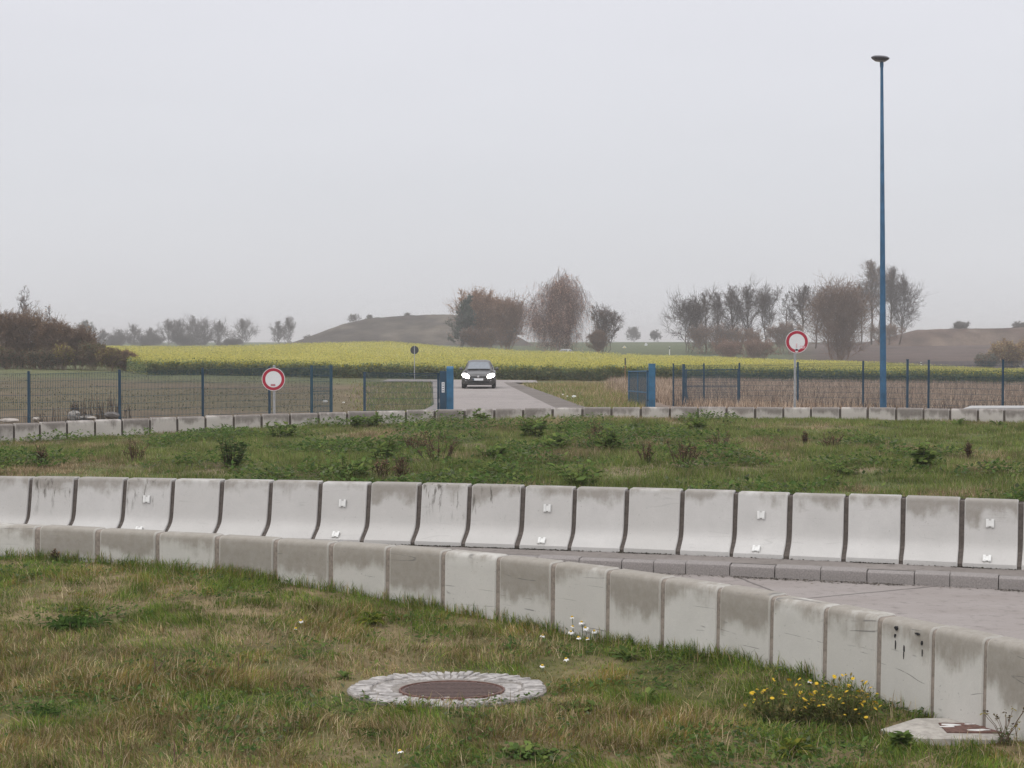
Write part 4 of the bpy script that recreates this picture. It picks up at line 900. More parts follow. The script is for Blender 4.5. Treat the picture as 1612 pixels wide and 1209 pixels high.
# pillars
b0 = at(708.5, 650, 54); t = thing('gate_pillar', 'blue gate pillar with a side housing and white notice, left of the car', 'gate pillar', b0)
mb = MB(); mb.box((0, 0, .76), (.24, .22, 1.56)); mb.lathe([(.11, -.12), (.11, .12)], 16, 'X', (0, 0, 1.53)); mb.build('post', M_blue, t, 40)
mb = MB(); mb.box((-.245, .05, .73), (.235, .20, 1.48)); mb.box((-.245, -.055, 1.2), (.2, .012, .02)); mb.box((-.245, -.055, .35), (.2, .012, .02)); mb.build('housing', M_blued, t)
mb = MB(); mb.box((-.24, -.06, .90), (.10, .012, .36)); n1 = mb.build('notice', M_signw, t)
mb = MB()
for k in range(4): mb.box((-.24, -.069, 1.02 - k * .08), (.05, .004, .03))
mb.build('print', M_signback, n1)
mb = MB(); mb.box((-.37, -.02, .45), (.03, .05, .1)); mb.tube([(-.385, -.06, .48), (-.385, -.06, .36)], .012, 6); mb.build('latch', M_galv, t)
b0 = at(1026, 650, 61); t = thing('gate_pillar', 'thick plain blue gate pillar right of the open gate leaf', 'gate pillar', b0)
mb = MB(); mb.box((0, 0, .95), (.26, .24, 1.96)); mb.build('post', M_blue, t); mb = MB(); mb.box((0, 0, 1.945), (.28, .26, .03)); mb.build('cap', M_blue, t)
mb = MB(); mb.box((-.16, 0, 1.65), (.08, .05, .06)); mb.box((-.16, 0, .5), (.08, .05, .06)); mb.build('hinge', M_blued, t)

# ------------------------------------------------------------------ lamp post
LD = 47.0; b0 = at(1390.5, 652, LD); lean = math.atan2(XU(1384.5, LD) - XU(1390.5, LD), 10.6)
t = thing('lamp_post', 'tall blue tapered lamp post with flat grey lamp head', 'street lamp', b0)
Hp = ZV(98, LD) - b0[2]
pb = MB(); tip = (math.tan(lean) * Hp, 0, Hp); pb.tube([(0, 0, 0), (tip[0] * .5, 0, Hp * .5), tip], [.103, .075, .043], 14); pb.build('pole', M_pole, t, 40)
mb = MB(); mb.box((-.0, -.104, .62), (.085, .02, .42)); mb.build('access_door', M_pole, t)
mb = MB(); mb.lathe([(.03, -.085), (.17, -.082), (.24, -.045), (.275, -.005), (.27, .018), (.21, .05), (.10, .066), (.02, .07)], 28, 'Z', (0, 0, 0), 1.1)
hd = mb.build('lamp_head', M_lamp, t, 50); hd.location = (tip[0] - .07, -.1, Hp + .11); hd.rotation_euler = (R(4), R(5), 0)
mb = MB(); mb.lathe([(.04, -.118), (.15, -.108), (.19, -.08), (.05, -.07)], 24, 'Z', (0, -.02, 0)); mb.build('lens', M_glass, hd, 50)
mb = MB(); mb.tube([(0, 0, Hp - .15), (tip[0] * .0, 0, Hp + .02)], [.055, .055], 12); c = mb.build('collar', M_pole, t, 40); c.location.x = tip[0]

# ------------------------------------------------------------------ round prohibition signs
def disc_mb(r0, r1, y, th, n=48):
    mb = MB(); mb.lathe([(r1, y - th / 2 * -1), (r1, y + th / 2)] if False else [(r1, 0), (r1, th)], n, 'Y', (0, y, 0)); return mb
def ring(r0, r1, y0, y1, n=56):
    mb = MB(); vs = []
    for r, y in ((r0, y0), (r1, y0), (r1, y1), (r0, y1)): vs += [(r * math.cos(2 * math.pi * k / n), y, r * math.sin(2 * math.pi * k / n)) for k in range(n)]
    mb.add(vs, [(i * n + k, i * n + (k + 1) % n, ((i + 1) % 4) * n + (k + 1) % n, ((i + 1) % 4) * n + k) for i in range(4) for k in range(n)]); return mb
def round_sign(label, u, v, d, pu, zbase):
    c = at(u, v, d); px = XU(pu, d) - c[0]; t = thing('road_sign', label, 'road sign', (c[0], d, zbase)); hz = c[2] - zbase
    mb = MB(); mb.tube([(px, .05, 0), (px, .05, hz + .33)], .032, 12); mb.lathe([(.038, 0), (.038, .02), (.02, .035)], 12, 'Z', (px, .05, hz + .325)); mb.build('pole', M_galv, t, 40)
    f = disc_mb(0, .302, 0, .012).build('disc', M_signw, t, 40); f.location = (0, 0, hz)
    r = ring(.212, .288, -.0145, -.010).build('red_ring', M_red, f)
    mb = MB()
    for z in (-.14, .14): mb.box((px * .5, .03, z), (.16, .02, .035))
    mb.build('bracket', M_galv, f)
    return t, f
t, f = round_sign('round red and white no vehicles sign on a grey pole at the left', 430.5, 597, 40.0, 431, .1)
mb = MB(); mb.box((-.01, -.0145, -.152), (.115, .004, .052)); s1 = mb.build('sticker', M_sticker, f)
mb = MB(); [mb.box((-.045 + .03 * k, -.0175, -.152), (.018, .003, .03)) for k in range(4)]; mb.build('print', M_pink, s1)
t, f = round_sign('round red and white no vehicles sign with stickers, higher up at the right', 1254.5, 538, 40.8, 1252, .15)
mb = MB(); mb.box((.15, -.0155, -.145), (.14, .004, .075)); s1 = mb.build('sticker', M_pink, f)
mb = MB(); mb.box((.115, -.0185, -.143), (.055, .003, .042)); mb.build('print', M_signw, s1)
mb = MB(); mb.box((-.01, -.0155, -.215), (.085, .004, .055), 0, 0, 0); mb.lathe([(.045, 0), (.045, .004)], 20, 'Y', (-.01, -.0135, -.235)); s1 = mb.build('sticker', M_signw, f)
mb = MB(); mb.box((-.01, -.0185, -.203), (.055, .003, .03)); mb.build('print', M_signback, s1)
mb = MB(); [mb.box((-.012, -.013, -.06 - .028 * k), (.034, .005, .018)) for k in range(4)]; mb.build('small_print', M_pink, f)
# dark back of a round sign at the junction
c = at(652.5, 551, 100); t = thing('road_sign', 'dark back of a round sign on a thin pole at the field edge', 'road sign', (c[0], 100, float(zout(c[0], 100))))
hz = c[2] - t.location.z; mb = MB(); mb.tube([(0, -.05, 0), (0, -.05, hz + .3)], .03, 10); mb.build('pole', M_galv, t, 40)
f = disc_mb(0, .27, 0, .02).build('disc', M_signback, t, 40); f.location = (0, 0, hz)
mb = MB(); mb.box((-.16, -.004, .0), (.12, .008, .07)); mb.build('sticker', M_galv, f)
ring(.255, .272, -.006, .0).build('rim', M_galv, f)
# far diamond sign and far small square sign
c = at(983, 547, 300); t = thing('road_sign', 'tiny pale yellow diamond sign far off right of the birch', 'road sign', (c[0], 300, c[2] - 1.6)); mb = MB(); mb.tube([(0, .05, 0), (0, .05, 1.9)], .04, 8); mb.build('pole', M_galv, t)
mb = MB(); mb.box((0, 0, 1.6), (.55, .03, .55), 0, 0, R(45)); p_ = mb.build('plate', M_signw, t); mb = MB(); mb.box((0, -.02, 1.6), (.36, .02, .36), 0, 0, R(45)); mb.build('yellow_field', M_yellow, p_)
c = at(1017, 543, 330); t = thing('road_sign', 'tiny pale house-shaped sign far off beside the diamond sign', 'road sign', (c[0], 330, c[2] - 1.3)); mb = MB(); mb.tube([(0, .05, 0), (0, .05, 1.5)], .04, 8); mb.build('pole', M_galv, t)
mb = MB(); mb.add([(-.3, 0, .95), (.3, 0, .95), (.3, 0, 1.45), (0, 0, 1.75), (-.3, 0, 1.45), (-.3, .03, .95), (.3, .03, .95), (.3, .03, 1.45), (0, .03, 1.75), (-.3, .03, 1.45)], [(0, 1, 2, 3, 4), (9, 8, 7, 6, 5)] + [(i, i + 5, (i + 1) % 5 + 5, (i + 1) % 5) for i in range(5)]); mb.build('plate', M_signw, t)
def delineator(label, u, v0, v1, d, w):
    c = at(u, v0, d); h = (v0 - v1) / F * d; t = thing('marker_post', label, 'marker post', c); mb = MB(); mb.box((0, 0, h * .36), (w, w * .8, h * .74)); mb.box((0, 0, h * .95), (w, w * .8, h * .1)); mb.build('post', M_white, t)
    mb = MB(); mb.box((0, 0, h * .815), (w + .006, w * .8 + .006, h * .17)); mb.build('black_band', M_signback, t)
delineator('white roadside marker post seen through the right fence', 1450, 582, 570, 160, .13)
delineator('thin pale marker post at the left foot of the right tree row', 1054, 563, 545, 225, .12)
c = at(984, 604, 98); t = thing('marker_stake', 'thin dark and orange stake at the edge of the yellow field', 'stake', c); mb = MB(); mb.tube([(0, 0, -.1), (.01, 0, 1.2)], .035, 8); mb.build('shaft', simple('stake_brown', (.22, .13, .06)), t)
mb = MB(); mb.tube([(.01, 0, 1.2), (.01, 0, 1.65)], .045, 8); mb.build('dark_top', M_signback, t)

# ------------------------------------------------------------------ cars
def make_car(label, paint, loc, rz, lit):
    t = thing('car', label, 'car', loc, rz); mp_ = simple(label.split()[0] + '_car_paint', paint, .28, .3, var=.05, spec=.6)
    glass = simple('car_glass', (.16, .18, .205), .25, spec=.5); tyre = M_dark; chrome = simple('chrome', (.55, .55, .56), .2, .9)
    # lower body rings: y, half widths and heights
    secs = [(-2.12, .56, .34, .60, .64, .62), (-2.06, .72, .24, .76, .66, .72), (-1.92, .82, .20, .86, .70, .80), (-1.5, .86, .18, .89, .74, .90), (-1.0, .87, .18, .90, .82, .985), (-.6, .87, .18, .90, .90, .98), (.8, .87, .18, .90, .92, .98), (1.7, .86, .2, .89, .92, 1.0), (2.0, .80, .26, .84, .88, .98), (2.12, .68, .36, .74, .80, .85)]
    mb = MB(); rings = []
    for y, wb, zb, wm, zs, zt in secs:
        h = [(0, zb), (wb * .85, zb), (wb, zb + .07), (wm, (zb + zs) * .52), (wm * .985, zs - .05), (wm * .93, zs + .01), (wm * .6, zt - .02), (0, zt)]
        rings.append([(x, y, z) for x, z in h] + [(-x, y, z) for x, z in h[-2:0:-1]])
    n = len(rings[0]); mb.add([p for r in rings for p in r], [(i * n + k, (i + 1) * n + k, (i + 1) * n + (k + 1) % n, i * n + (k + 1) % n) for i in range(len(rings) - 1) for k in range(n)] + [tuple(range(n)), tuple((len(rings) - 1) * n + k for k in reversed(range(n)))])
    body = mb.build('body', mp_, t, 38)
    # cabin
    cs = [(-1.02, .77, .93, .96), (-.28, .60, 1.385, 1.42), (.0, .60, 1.455, 1.50), (.8, .59, 1.455, 1.50), (1.55, .56, 1.40, 1.42), (2.0, .70, .95, .97)]
    mb = MB(); rr = []
    for y, w, z1, z2 in cs: rr.append([(-.79, y if abs(y) > .9 else y, .90), (-w, y, z1), (-w * .6, y, z2), (w * .6, y, z2), (w, y, z1), (.79, y, .90)])
    n = 6; mb.add([p for r in rr for p in r], [(i * n + k, i * n + (k + 1) % n, (i + 1) * n + (k + 1) % n, (i + 1) * n + k) for i in range(len(rr) - 1) for k in range(n)] + [tuple(range(n)), tuple((len(rr) - 1) * n + k for k in reversed(range(n)))])
    mb.build('cabin', mp_, t, 38)
    mb = MB(); a = .012
    mb.add([(-.63, -.94, 1.01), (.63, -.94, 1.01), (.49, -.38, 1.36), (.2, -.37, 1.372), (-.2, -.37, 1.372), (-.49, -.38, 1.36)], [(0, 1, 2, 3, 4, 5)])
    for v_ in range(len(mb.v)): x, y, z = mb.v[v_]; mb.v[v_] = (x, y - .035, z + .035)
    ws = mb.build('windscreen', glass, t)
    mb = MB(); mb.tube([(0, -.42, 1.375), (0, -.40, 1.30)], .02, 6); mb.box((0, -.43, 1.34), (.2, .02, .06)); mb.build('rear_view_mirror', chrome, ws)
    for s in (-1, 1):
        mb = MB(); mb.add([(s * .80, -.75, .99), (s * .80, .75, .99), (s * .80, 1.5, 1.02), (s * .615, 1.3, 1.38), (s * .615, .0, 1.42), (s * .63, -.25, 1.37)], [tuple(range(6))]); mb.build('side_window', glass, t)
        mb = MB(); mb.lathe([(.02, -.09), (.07, -.07), (.085, 0), (.07, .07), (.02, .09)], 12, 'X', (s * .97, -.72, 1.03)); mb.tube([(s * .82, -.68, .98), (s * .93, -.71, 1.0)], .025, 6); mb.build('mirror', mp_, t, 50)
        for y in (-1.35, 1.3):
            mb = MB(); mb.lathe([(.2, -.10), (.30, -.10), (.325, -.06), (.325, .06), (.30, .10), (.2, .10)], 24, 'X', (s * .80, y, .325)); w = mb.build('wheel', tyre, t, 40)
            mb = MB(); mb.lathe([(.02, .0), (.2, .0), (.2, .03), (.02, .03)], 18, 'X', (s * .80 + (.075 if s > 0 else -.105), y, .325)); mb.build('rim', chrome, w, 40)
        mb = MB(); mb.add([(s * .84, -1.93, .80), (s * .62, -2.075, .765), (s * .45, -2.12, .70), (s * .50, -2.13, .60), (s * .74, -2.09, .575), (s * .87, -1.93, .64)], [tuple(range(6))])
        for v_ in list(mb.v): pass
        nv = [(x * 1.0, y - .03, z) for x, y, z in mb.v]; mb.v = nv
        vs = [(s * (.665 + .205 * math.cos(q) ), 0, .685 + .125 * math.sin(q) + .05 * math.cos(q)) for q in np.linspace(0, 2 * math.pi, 18, endpoint=False)]
        mb = MB(); mb.add([(x, -2.165 + max(0, abs(x) - .56) * .62, z) for x, _, z in vs], [tuple(range(18))])
        em = simple('headlight_lens', (.85, .85, .82), .2, emit=((1, .96, .86), lit) if lit else None)
        hl = mb.build('headlight', em, t)
        mb = MB(); mb.lathe([(.03, 0), (.03, .03)], 14, 'Y', (s * .66, -2.07, .44)); mb.build('fog_light', chrome, t)
    mb = MB(); mb.box((0, -2.125, .62), (.95, .05, .11)); mb.build('grille', M_dark, t)
    mb = MB(); mb.box((0, -2.145, .675), (1.0, .02, .02)); mb.box((0, -2.145, .565), (.9, .02, .015)); mb.build('grille_trim', chrome, t)
    mb = MB(); mb.lathe([(.055, 0), (.055, .02), (.03, .03)], 18, 'Y', (0, -2.15, .64)); mb.build('badge', chrome, t)
    mb = MB(); mb.box((0, -2.10, .345), (1.15, .06, .12)); mb.build('lower_intake', M_dark, t)
    mb = MB(); mb.box((0, -2.15, .495), (.52, .015, .115)); p_ = mb.build('number_plate', M_signw, t); mb = MB(); mb.box((-.24, -2.16, .495), (.04, .006, .11)); mb.build('blue_strip', M_blue, p_)
    mb = MB(); mb.tube([(-.55, -1.04, 1.0), (-.05, -1.0, 1.015)], .012, 5); mb.tube([(.1, -1.04, 1.0), (.55, -1.0, 1.015)], .012, 5); mb.build('wiper', M_dark, t)
    return t
c = at(753, 613.5, 81.5); make_car('dark grey hatchback with both headlights lit on the access road', (.062, .06, .06), (c[0], 81.5 + 2.1, float(zout(c[0], 83)) + .078), 0, 14.)
c = at(890, 560, 233); make_car('white car with headlights lit, almost hidden behind the yellow field', (.62, .62, .62), (c[0], 234, float(zout(c[0], 233)) - .28), R(-18), 14.)

# ------------------------------------------------------------------ manhole, slab, rubble
t = thing('manhole', 'round iron manhole cover set in a ring of pale granite setts', 'manhole', (MHX, MHY, .012)); t.rotation_euler.x = -.058
for rr_, w_, n_ in ((.655, .135, 40), (.515, .13, 32)):
    pass
mb = MB()
for rr_, w_, n_, ph in ((.645, .175, 74, 0), (.475, .15, 56, .3)):
    for k in range(n_):
        a = 2 * math.pi * (k + ph) / n_; r_ = rr_ + random.uniform(-.012, .012); L_ = 2 * math.pi * rr_ / n_ - random.uniform(.003, .010)
        zt = .020 + random.uniform(-.006, .006) - .006 * (rr_ < .5); c_, s_ = math.cos(a), math.sin(a); w2 = w_ / 2 - random.uniform(.004, .01); l2 = L_ / 2
        def pt(i, j, z): return (c_ * (r_ + i) - s_ * j, s_ * (r_ + i) + c_ * j, z)
        J = lambda s: s * random.uniform(.85, 1.03)
        q = [(-w2, -l2), (w2, -l2), (w2, l2), (-w2, l2)]; q = [(J(i), J(j)) for i, j in q]
        vs = [pt(i, j, -.1) for i, j in q] + [pt(i, j, zt - .006) for i, j in q] + [pt(i * .93, j * .85, zt + random.uniform(-.004, .006)) for i, j in q]
        mb.add(vs, [(0, 1, 5, 4), (1, 2, 6, 5), (2, 3, 7, 6), (3, 0, 4, 7), (4, 5, 9, 8), (5, 6, 10, 9), (6, 7, 11, 10), (7, 4, 8, 11), (8, 9, 10, 11)])
mb.build('sett_ring', M_sett, t)
mb = MB(); mb.lathe([(.74, -.1), (.735, .004), (.72, .008), (.36, .010)], 60); mb.build('mortar_bed', simple('mortar_bed', (.22, .20, .18), .95, scale=30, var=.3), t, 40)
mb = MB(); mb.lathe([(.385, -.05), (.385, .026), (.38, .028), (.372, .028), (.368, .012), (.30, .010)], 56, 'Z', (.04, -.135, 0)); mb.build('frame', M_rust, t, 40)
mb = MB(); mb.lathe([(.368, -.03), (.368, .017), (.36, .020)], 56, 'Z', (.04, -.135, 0))
for k in range(-5, 6):
    y = k * .058; L_ = 2 * math.sqrt(max(.001, .34 ** 2 - y * y)); mb.box((.04, -.135 + y, .0205), (L_, .036, .008))
mb.build('lid', M_iron, t, 40)

s0 = (3.12, 10.0); t = thing('cable_pit', 'pale concrete slab with a rusty iron lid at the foot of the near wall', 'pit cover', (s0[0], s0[1], .028))
mb = MB(); pts = [(-.72, -.05), (-.52, -.27), (.95, -.36), (.95, .30), (-.42, .24)]
n = len(pts); mb.add([(x, y, -.1) for x, y in pts] + [(x, y, .014) for x, y in pts] + [(x * .985, y * .97, .02) for x, y in pts], [(i, (i + 1) % n, (i + 1) % n + n, i + n) for i in range(n)] + [(i + n, (i + 1) % n + n, (i + 1) % n + 2 * n, i + 2 * n) for i in range(n)] + [tuple(2 * n + i for i in range(n))]); mb.build('slab', M_slab, t)
mb = MB(); mb.box((.0, -.05, .022), (.62, .24, .012), R(-3)); l_ = mb.build('lid', M_rust, t)
mb = MB()
for x, y, w_, h_ in ((-.24, .03, .16, .05), (-.27, -.02, .10, .04), (-.10, -.11, .14, .05), (.06, .02, .05, .02), (-.12, .045, .08, .022)):
    n = 11; r_ = [random.uniform(.55, 1.25) for _ in range(n)]; vs = [(x + w_ / 2 * r_[k] * math.cos(2 * math.pi * k / n), y + h_ / 2 * r_[k] * math.sin(2 * math.pi * k / n)) for k in range(n)]
    mb.add([(a, b, .0302) for a, b in vs] + [(a, b, .0275) for a, b in vs], [tuple(range(n))] + [(k, k + n, (k + 1) % n + n, (k + 1) % n) for k in range(n)])
mb.build('white_paint', M_white, l_)
# pale slab behind the far wall at the right
c = at(1570, 645, 33.0); t = thing('concrete_slab', 'pale flat concrete slab lying behind the far wall at the right edge', 'slab', (c[0], 33.0, c[2]))
mb = MB(); pts = [(-.75, 0), (-.5, .0), (1.9, -.02), (1.9, 1.0), (-.3, .9)]; n = len(pts)
mb.add([(x, y, -.5) for x, y in pts] + [(x, y, .02 + .03 * ss(-.8, -.3, x)) for x, y in pts], [(i, (i + 1) % n, (i + 1) % n + n, i + n) for i in range(n)] + [tuple(n + i for i in range(n))]); mb.build('slab', simple('pale_concrete', (.36, .355, .35), .9), t)
def rock(label, c, s, seed, mat=M_rock, name='rock', cat='rock', group=None):
    r = np.random.default_rng(seed); mb = MB(); n, m = 10, 6; prof = []
    vs = []
    for i in range(m + 1):
        th = math.pi * i / m
        for k in range(n):
            a = 2 * math.pi * k / n; q = 1 + r.uniform(-.16, .16); vs.append((s[0] * q * math.sin(th) * math.cos(a), s[1] * q * math.sin(th) * math.sin(a), s[2] * q * math.cos(th) + s[2] * .6))
    mb.add(vs, [(i * n + k, (i + 1) * n + k, (i + 1) * n + (k + 1) % n, i * n + (k + 1) % n) for i in range(m) for k in range(n)]); o = mb.build(name, mat); o.location = [float(q) for q in c]; return tag(o, label, cat, group)
rock('large pale rock among dead weeds behind the left fence', at(117, 660, 44.6), (.19, .15, .16), 1)
rock('low wide rubble stone right of the large pale rock', at(138, 660, 44.4), (.26, .15, .07), 2)
rock('small stone at the foot of the left fence by the wall', at(57, 661, 42.4), (.10, .08, .05), 3)
rock('low grey rubble stone by the left edge behind the wall', at(14, 664, 42), (.28, .15, .06), 4)
rock('dark rubble stone at the base of the second fence post', at(176, 657, 44.0), (.22, .15, .10), 5, simple('dark_rock', (.13, .12, .115), .9))
for lb, u, v, d, s in (('leftmost white litter scrap on the grass bank right of the road', 886, 621.5, 70, .05), ('middle white litter scrap on the grass bank right of the road', 893, 624, 68, .04), ('largest white litter scrap on the grass bank right of the road', 903.5, 625, 67, .09), ('white litter scrap behind the left fence between its last two posts', 512, 633, 56, .09), ('tiny white litter scrap left of the low wire gate panel', 541, 634, 56, .04)):
    c = at(u, v, d); c[2] = max(c[2], float(zout(c[0], d)) + .1); rock(lb, c, (s * 1.1, s * .6, s * .5), int(u), M_litter, 'litter', 'litter', 'scraps of white litter')

# ------------------------------------------------------------------ weeds as plants of their own
def weed(name, label, cat, base, h, w, kind, seed, group=None):
    r = np.random.default_rng(seed); t = thing(name, label, cat, base, 0, group); A, B, ra = [], [], []; LV, LC = [], []
    def leaf(c, a, s, col, asp=2.4, bend=.3):
        a = np.array(a); a /= np.linalg.norm(a); p = np.cross(a, (0, 0, 1.)); p /= np.linalg.norm(p) + 1e-6; p = p + r.normal(0, .2, 3)
        q = [c, c + a * s * .35 + p * s / asp / 2, c + a * s * .7 + p * s / asp / 2.4 - np.array((0, 0, bend * s * .25)), c + a * s - np.array((0, 0, bend * s * .6)), c + a * s * .7 - p * s / asp / 2.4 - np.array((0, 0, bend * s * .25)), c + a * s * .35 - p * s / asp / 2]
        LV.append(q); LC.append(np.array(col) * r.uniform(.75, 1.25))
    greens = [(.125, .185, .05), (.15, .215, .062), (.095, .145, .044), (.185, .235, .065)]
    if kind == 'bush':
        lc = [(.07, .115, .04), (.09, .14, .048), (.12, .175, .055), (.055, .09, .036)]; ns, nlf = 20, 16
    elif kind == 'leafy': lc = greens; ns, nlf = 16, 11
    elif kind == 'dead': lc = [(.20, .125, .075), (.15, .10, .065), (.27, .18, .11), (.11, .085, .055)]; ns, nlf = 12, 12
    elif kind == 'straw': lc = [(.19, .14, .10), (.14, .10, .075), (.24, .19, .14)]; ns, nlf = 60, 3
    else: lc = greens; ns, nlf = 0, 0
    for s in range(ns):
        a = r.uniform(0, 2 * np.pi); sp = w / 2 * math.sqrt(r.uniform(0, 1)); o = np.array((math.cos(a) * sp * .4, math.sin(a) * sp * .4, -.02)); hh = h * r.uniform(.5, 1.0) * (1 - .35 * (2 * sp / w) ** 2)
        if kind == 'straw': o = np.array((math.cos(a) * sp, math.sin(a) * sp * .5, -.02))
        e = np.array((math.cos(a) * sp, math.sin(a) * sp, hh)); m = (o + e) / 2 + r.normal(0, .05 * h, 3) + np.array((0, 0, .08 * h))
        for p, q, k in ((o, m, 1.), (m, e, .7)): A.append(p); B.append(q); ra.append((.006 if kind != 'straw' else .007) * k * max(1, h / .5))
        for l in range(nlf):
            q = r.uniform(.12 if kind != 'dead' else .4, 1.02); c = o + (m - o) * q * 2 if q < .5 else m + (e - m) * (q - .5) * 2; a2 = r.uniform(0, 2 * np.pi)
            d_ = (math.cos(a2), math.sin(a2), r.uniform(-.1, .9)); sz = {'bush': .075, 'leafy': .13, 'dead': .045, 'straw': .06}[kind] * r.uniform(.6, 1.3) * (h / .45) ** .5
            leaf(c, d_, sz, lc[r.integers(len(lc))], 1.9 if kind != 'dead' else 1.4)
        if kind == 'dead':
            for l in range(3): q = r.uniform(.3, .9); c = o + (e - o) * q; d_ = r.normal(0, 1, 3); d_[2] = abs(d_[2]) + .6; d_ /= np.linalg.norm(d_); A.append(c); B.append(c + d_ * h * .25); ra.append(.004)
    if kind == 'rosette':
        for k in range(int(26)):
            a = r.uniform(0, 2 * np.pi); el = r.uniform(.15, 1.2); leaf(np.array((0, 0, .0)), (math.cos(a) * math.cos(el), math.sin(a) * math.cos(el), math.sin(el)), (w / 2 * math.cos(el) + h * math.sin(el)) * r.uniform(.7, 1.1), lc[r.integers(len(lc))], 4.5, .5)
    if kind == 'seed':
        for k in range(15):
            a = r.uniform(0, 2 * np.pi); e = np.array((math.cos(a) * w * r.uniform(.1, .5), math.sin(a) * w * .3, h * r.uniform(.5, 1.05))); m = e * .5 + np.array((0, 0, .08 * h)); o = r.normal(0, .02, 3) * (1, 1, 0)
            for p, q, rr in ((o, m, .0028), (m, e, .002)): A.append(p); B.append(q); ra.append(rr)
            for l in range(5): leaf(e + r.normal(0, .006, 3), r.normal(0, 1, 3) + (0, 0, .8), .022, ((.16, .12, .07), (.07, .055, .04), (.22, .19, .12), (.30, .25, .06))[r.integers(4)], 1.6)
            for l in range(3): leaf(o + (m - o) * r.uniform(.1, .9), (r.normal(), r.normal(), .5), .05, (.10, .14, .05), 5)
    if kind in ('grass', 'tuft'):
        for k in range(70 if kind == 'grass' else 170):
            a = r.uniform(0, 2 * np.pi); el = r.uniform(.5, 1.4); leaf(np.array((r.normal(0, w * (.05 if kind == 'grass' else .2)), r.normal(0, w * (.05 if kind == 'grass' else .16)), 0)), (math.cos(a) * math.cos(el), math.sin(a) * math.cos(el), math.sin(el)), (max(h, w / 2) if kind == 'grass' else h) * r.uniform(.6, 1.2), (((.16, .20, .035), (.24, .24, .045), (.11, .16, .035)) if kind == 'grass' else ((.07, .13, .03), (.10, .165, .04), (.055, .10, .028)))[r.integers(3)], 12, .9)
    if A:
        V, f = tubes_np(A, B, ra, np.array(ra) * .7, 4); npmesh('stems', V, [f], M_bark, np.tile(np.array((.07, .06, .035) if kind in ('bush', 'leafy') else (.095, .065, .048) if kind == 'dead' else (.17, .125, .09)), (len(V), 1)), t)
    V = np.array(LV).reshape(-1, 3); i = np.arange(len(LV)) * 6
    npmesh('leaves', V, [np.stack([i + k for k in range(6)], 1)], M_leaf, np.repeat(np.array(LC), 6, 0), t)
    return t
def isl_at(u, v):
    lo, hi = 17.2, 34.3
    for _ in range(50):
        m = (lo + hi) / 2; z = float(zisl(XU(u, m), m)); vv = HOR + (CAMZ - z) / m * F
        if vv > v: lo = m
        else: hi = m
    return np.array((XU(u, m), m, float(zisl(XU(u, m), m)))), m
GI = 'weeds standing in the meadow between the walls'
for u, v, hp, wp, kind, lb in (
    (362, 736, 58, 64, 'bush', 'dark green bushy weed, the darkest clump in the meadow'), (212, 728, 40, 50, 'dead', 'brown twiggy weed left of the dark green bushy weed'),
    (62, 734, 42, 22, 'dead', 'slim reddish brown dead weed near the left edge of the meadow'), (690, 732, 58, 84, 'dead', 'widest brown dead weed in front of the bare soil patch'),
    (655, 712, 44, 50, 'dead', 'brown feathery dead weed on the bare soil patch'), (600, 757, 46, 36, 'dead', 'dark dead stalks behind the barrier left of centre'),
    (630, 757, 44, 30, 'dead', 'second clump of dark dead stalks, just right of the first'), (540, 754, 38, 100, 'leafy', 'broad dark green leafy weed behind the second reflector block'),
    (600, 730, 46, 80, 'leafy', 'tall green leafy weed with pale flower tips in mid meadow'), (912, 763, 42, 96, 'leafy', 'big green leafy dock clump behind the barrier'),
    (772, 726, 30, 50, 'leafy', 'small green leafy weed right of the widest brown weed'), (955, 712, 42, 50, 'leafy', 'green leafy weed in the middle of the meadow'),
    (938, 702, 44, 40, 'dead', 'tall thin reddish weed behind the middle green weed'), (1075, 735, 58, 56, 'dead', 'dark brown dead weed with upright stalks right of centre'),
    (1018, 728, 34, 36, 'dead', 'low brown stalks left of the dark upright dead weed'), (1140, 706, 30, 70, 'dead', 'wide low rusty weed behind the dark upright dead weed'),
    (1310, 707, 34, 40, 'dead', 'small reddish brown weed below the right sign and lamp post'), (1268, 701, 26, 8, 'dead', 'single thin brown stalk left of the small reddish weed'),
    (1330, 748, 20, 64, 'leafy', 'low spreading green weed behind the right part of the barrier'), (1455, 738, 46, 40, 'leafy', 'thin green and brown weed right of the spreading one'),
    (1527, 724, 36, 8, 'dead', 'single dark upright stalk near the right edge of the meadow'), (1508, 671, 18, 40, 'rosette', 'dark spiky rosette close to the far wall at the right'),
    (1573, 672, 14, 36, 'rosette', 'brownish flat rosette close to the far wall by the right edge'), (1004, 678, 16, 36, 'bush', 'low dark blue-green clump near the far wall right of centre'),
    (755, 667, 26, 26, 'leafy', 'bright green weed against the far wall below the car'), (587, 672, 22, 34, 'leafy', 'green weed in front of the far wall, right of the left sign'),
    (560, 674, 24, 22, 'leafy', 'narrow green weed in front of the far wall nearest the left sign'), (290, 674, 12, 20, 'bush', 'small dark weed at the foot of the far wall left of the left sign'),
    (838, 690, 40, 60, 'leafy', 'tall bright green weed behind the meadow centre'), (868, 710, 34, 50, 'leafy', 'green weed with drooping leaves in the meadow centre'),
    (440, 690, 32, 60, 'leafy', 'grey-green leafy weed left of the bare soil patch'), (1100, 676, 20, 50, 'leafy', 'low green weed near the far wall right of centre'), (690, 758, 20, 50, 'leafy', 'low leafy weed at the barrier under the widest brown weed')):
    b, d = isl_at(u, v); weed('weed', lb, 'weed', b, hp / F * d, wp / F * d, kind, int(u * 3 + v), GI)
def fg_at(u, v):
    lo, hi = 6., 17.
    for _ in range(50):
        m = (lo + hi) / 2; vv = HOR + (CAMZ - float(zfg(XU(u, m), m))) / m * F
        if vv > v: lo = m
        else: hi = m
    return np.array((XU(u, m), m, float(zfg(XU(u, m), m)))), m
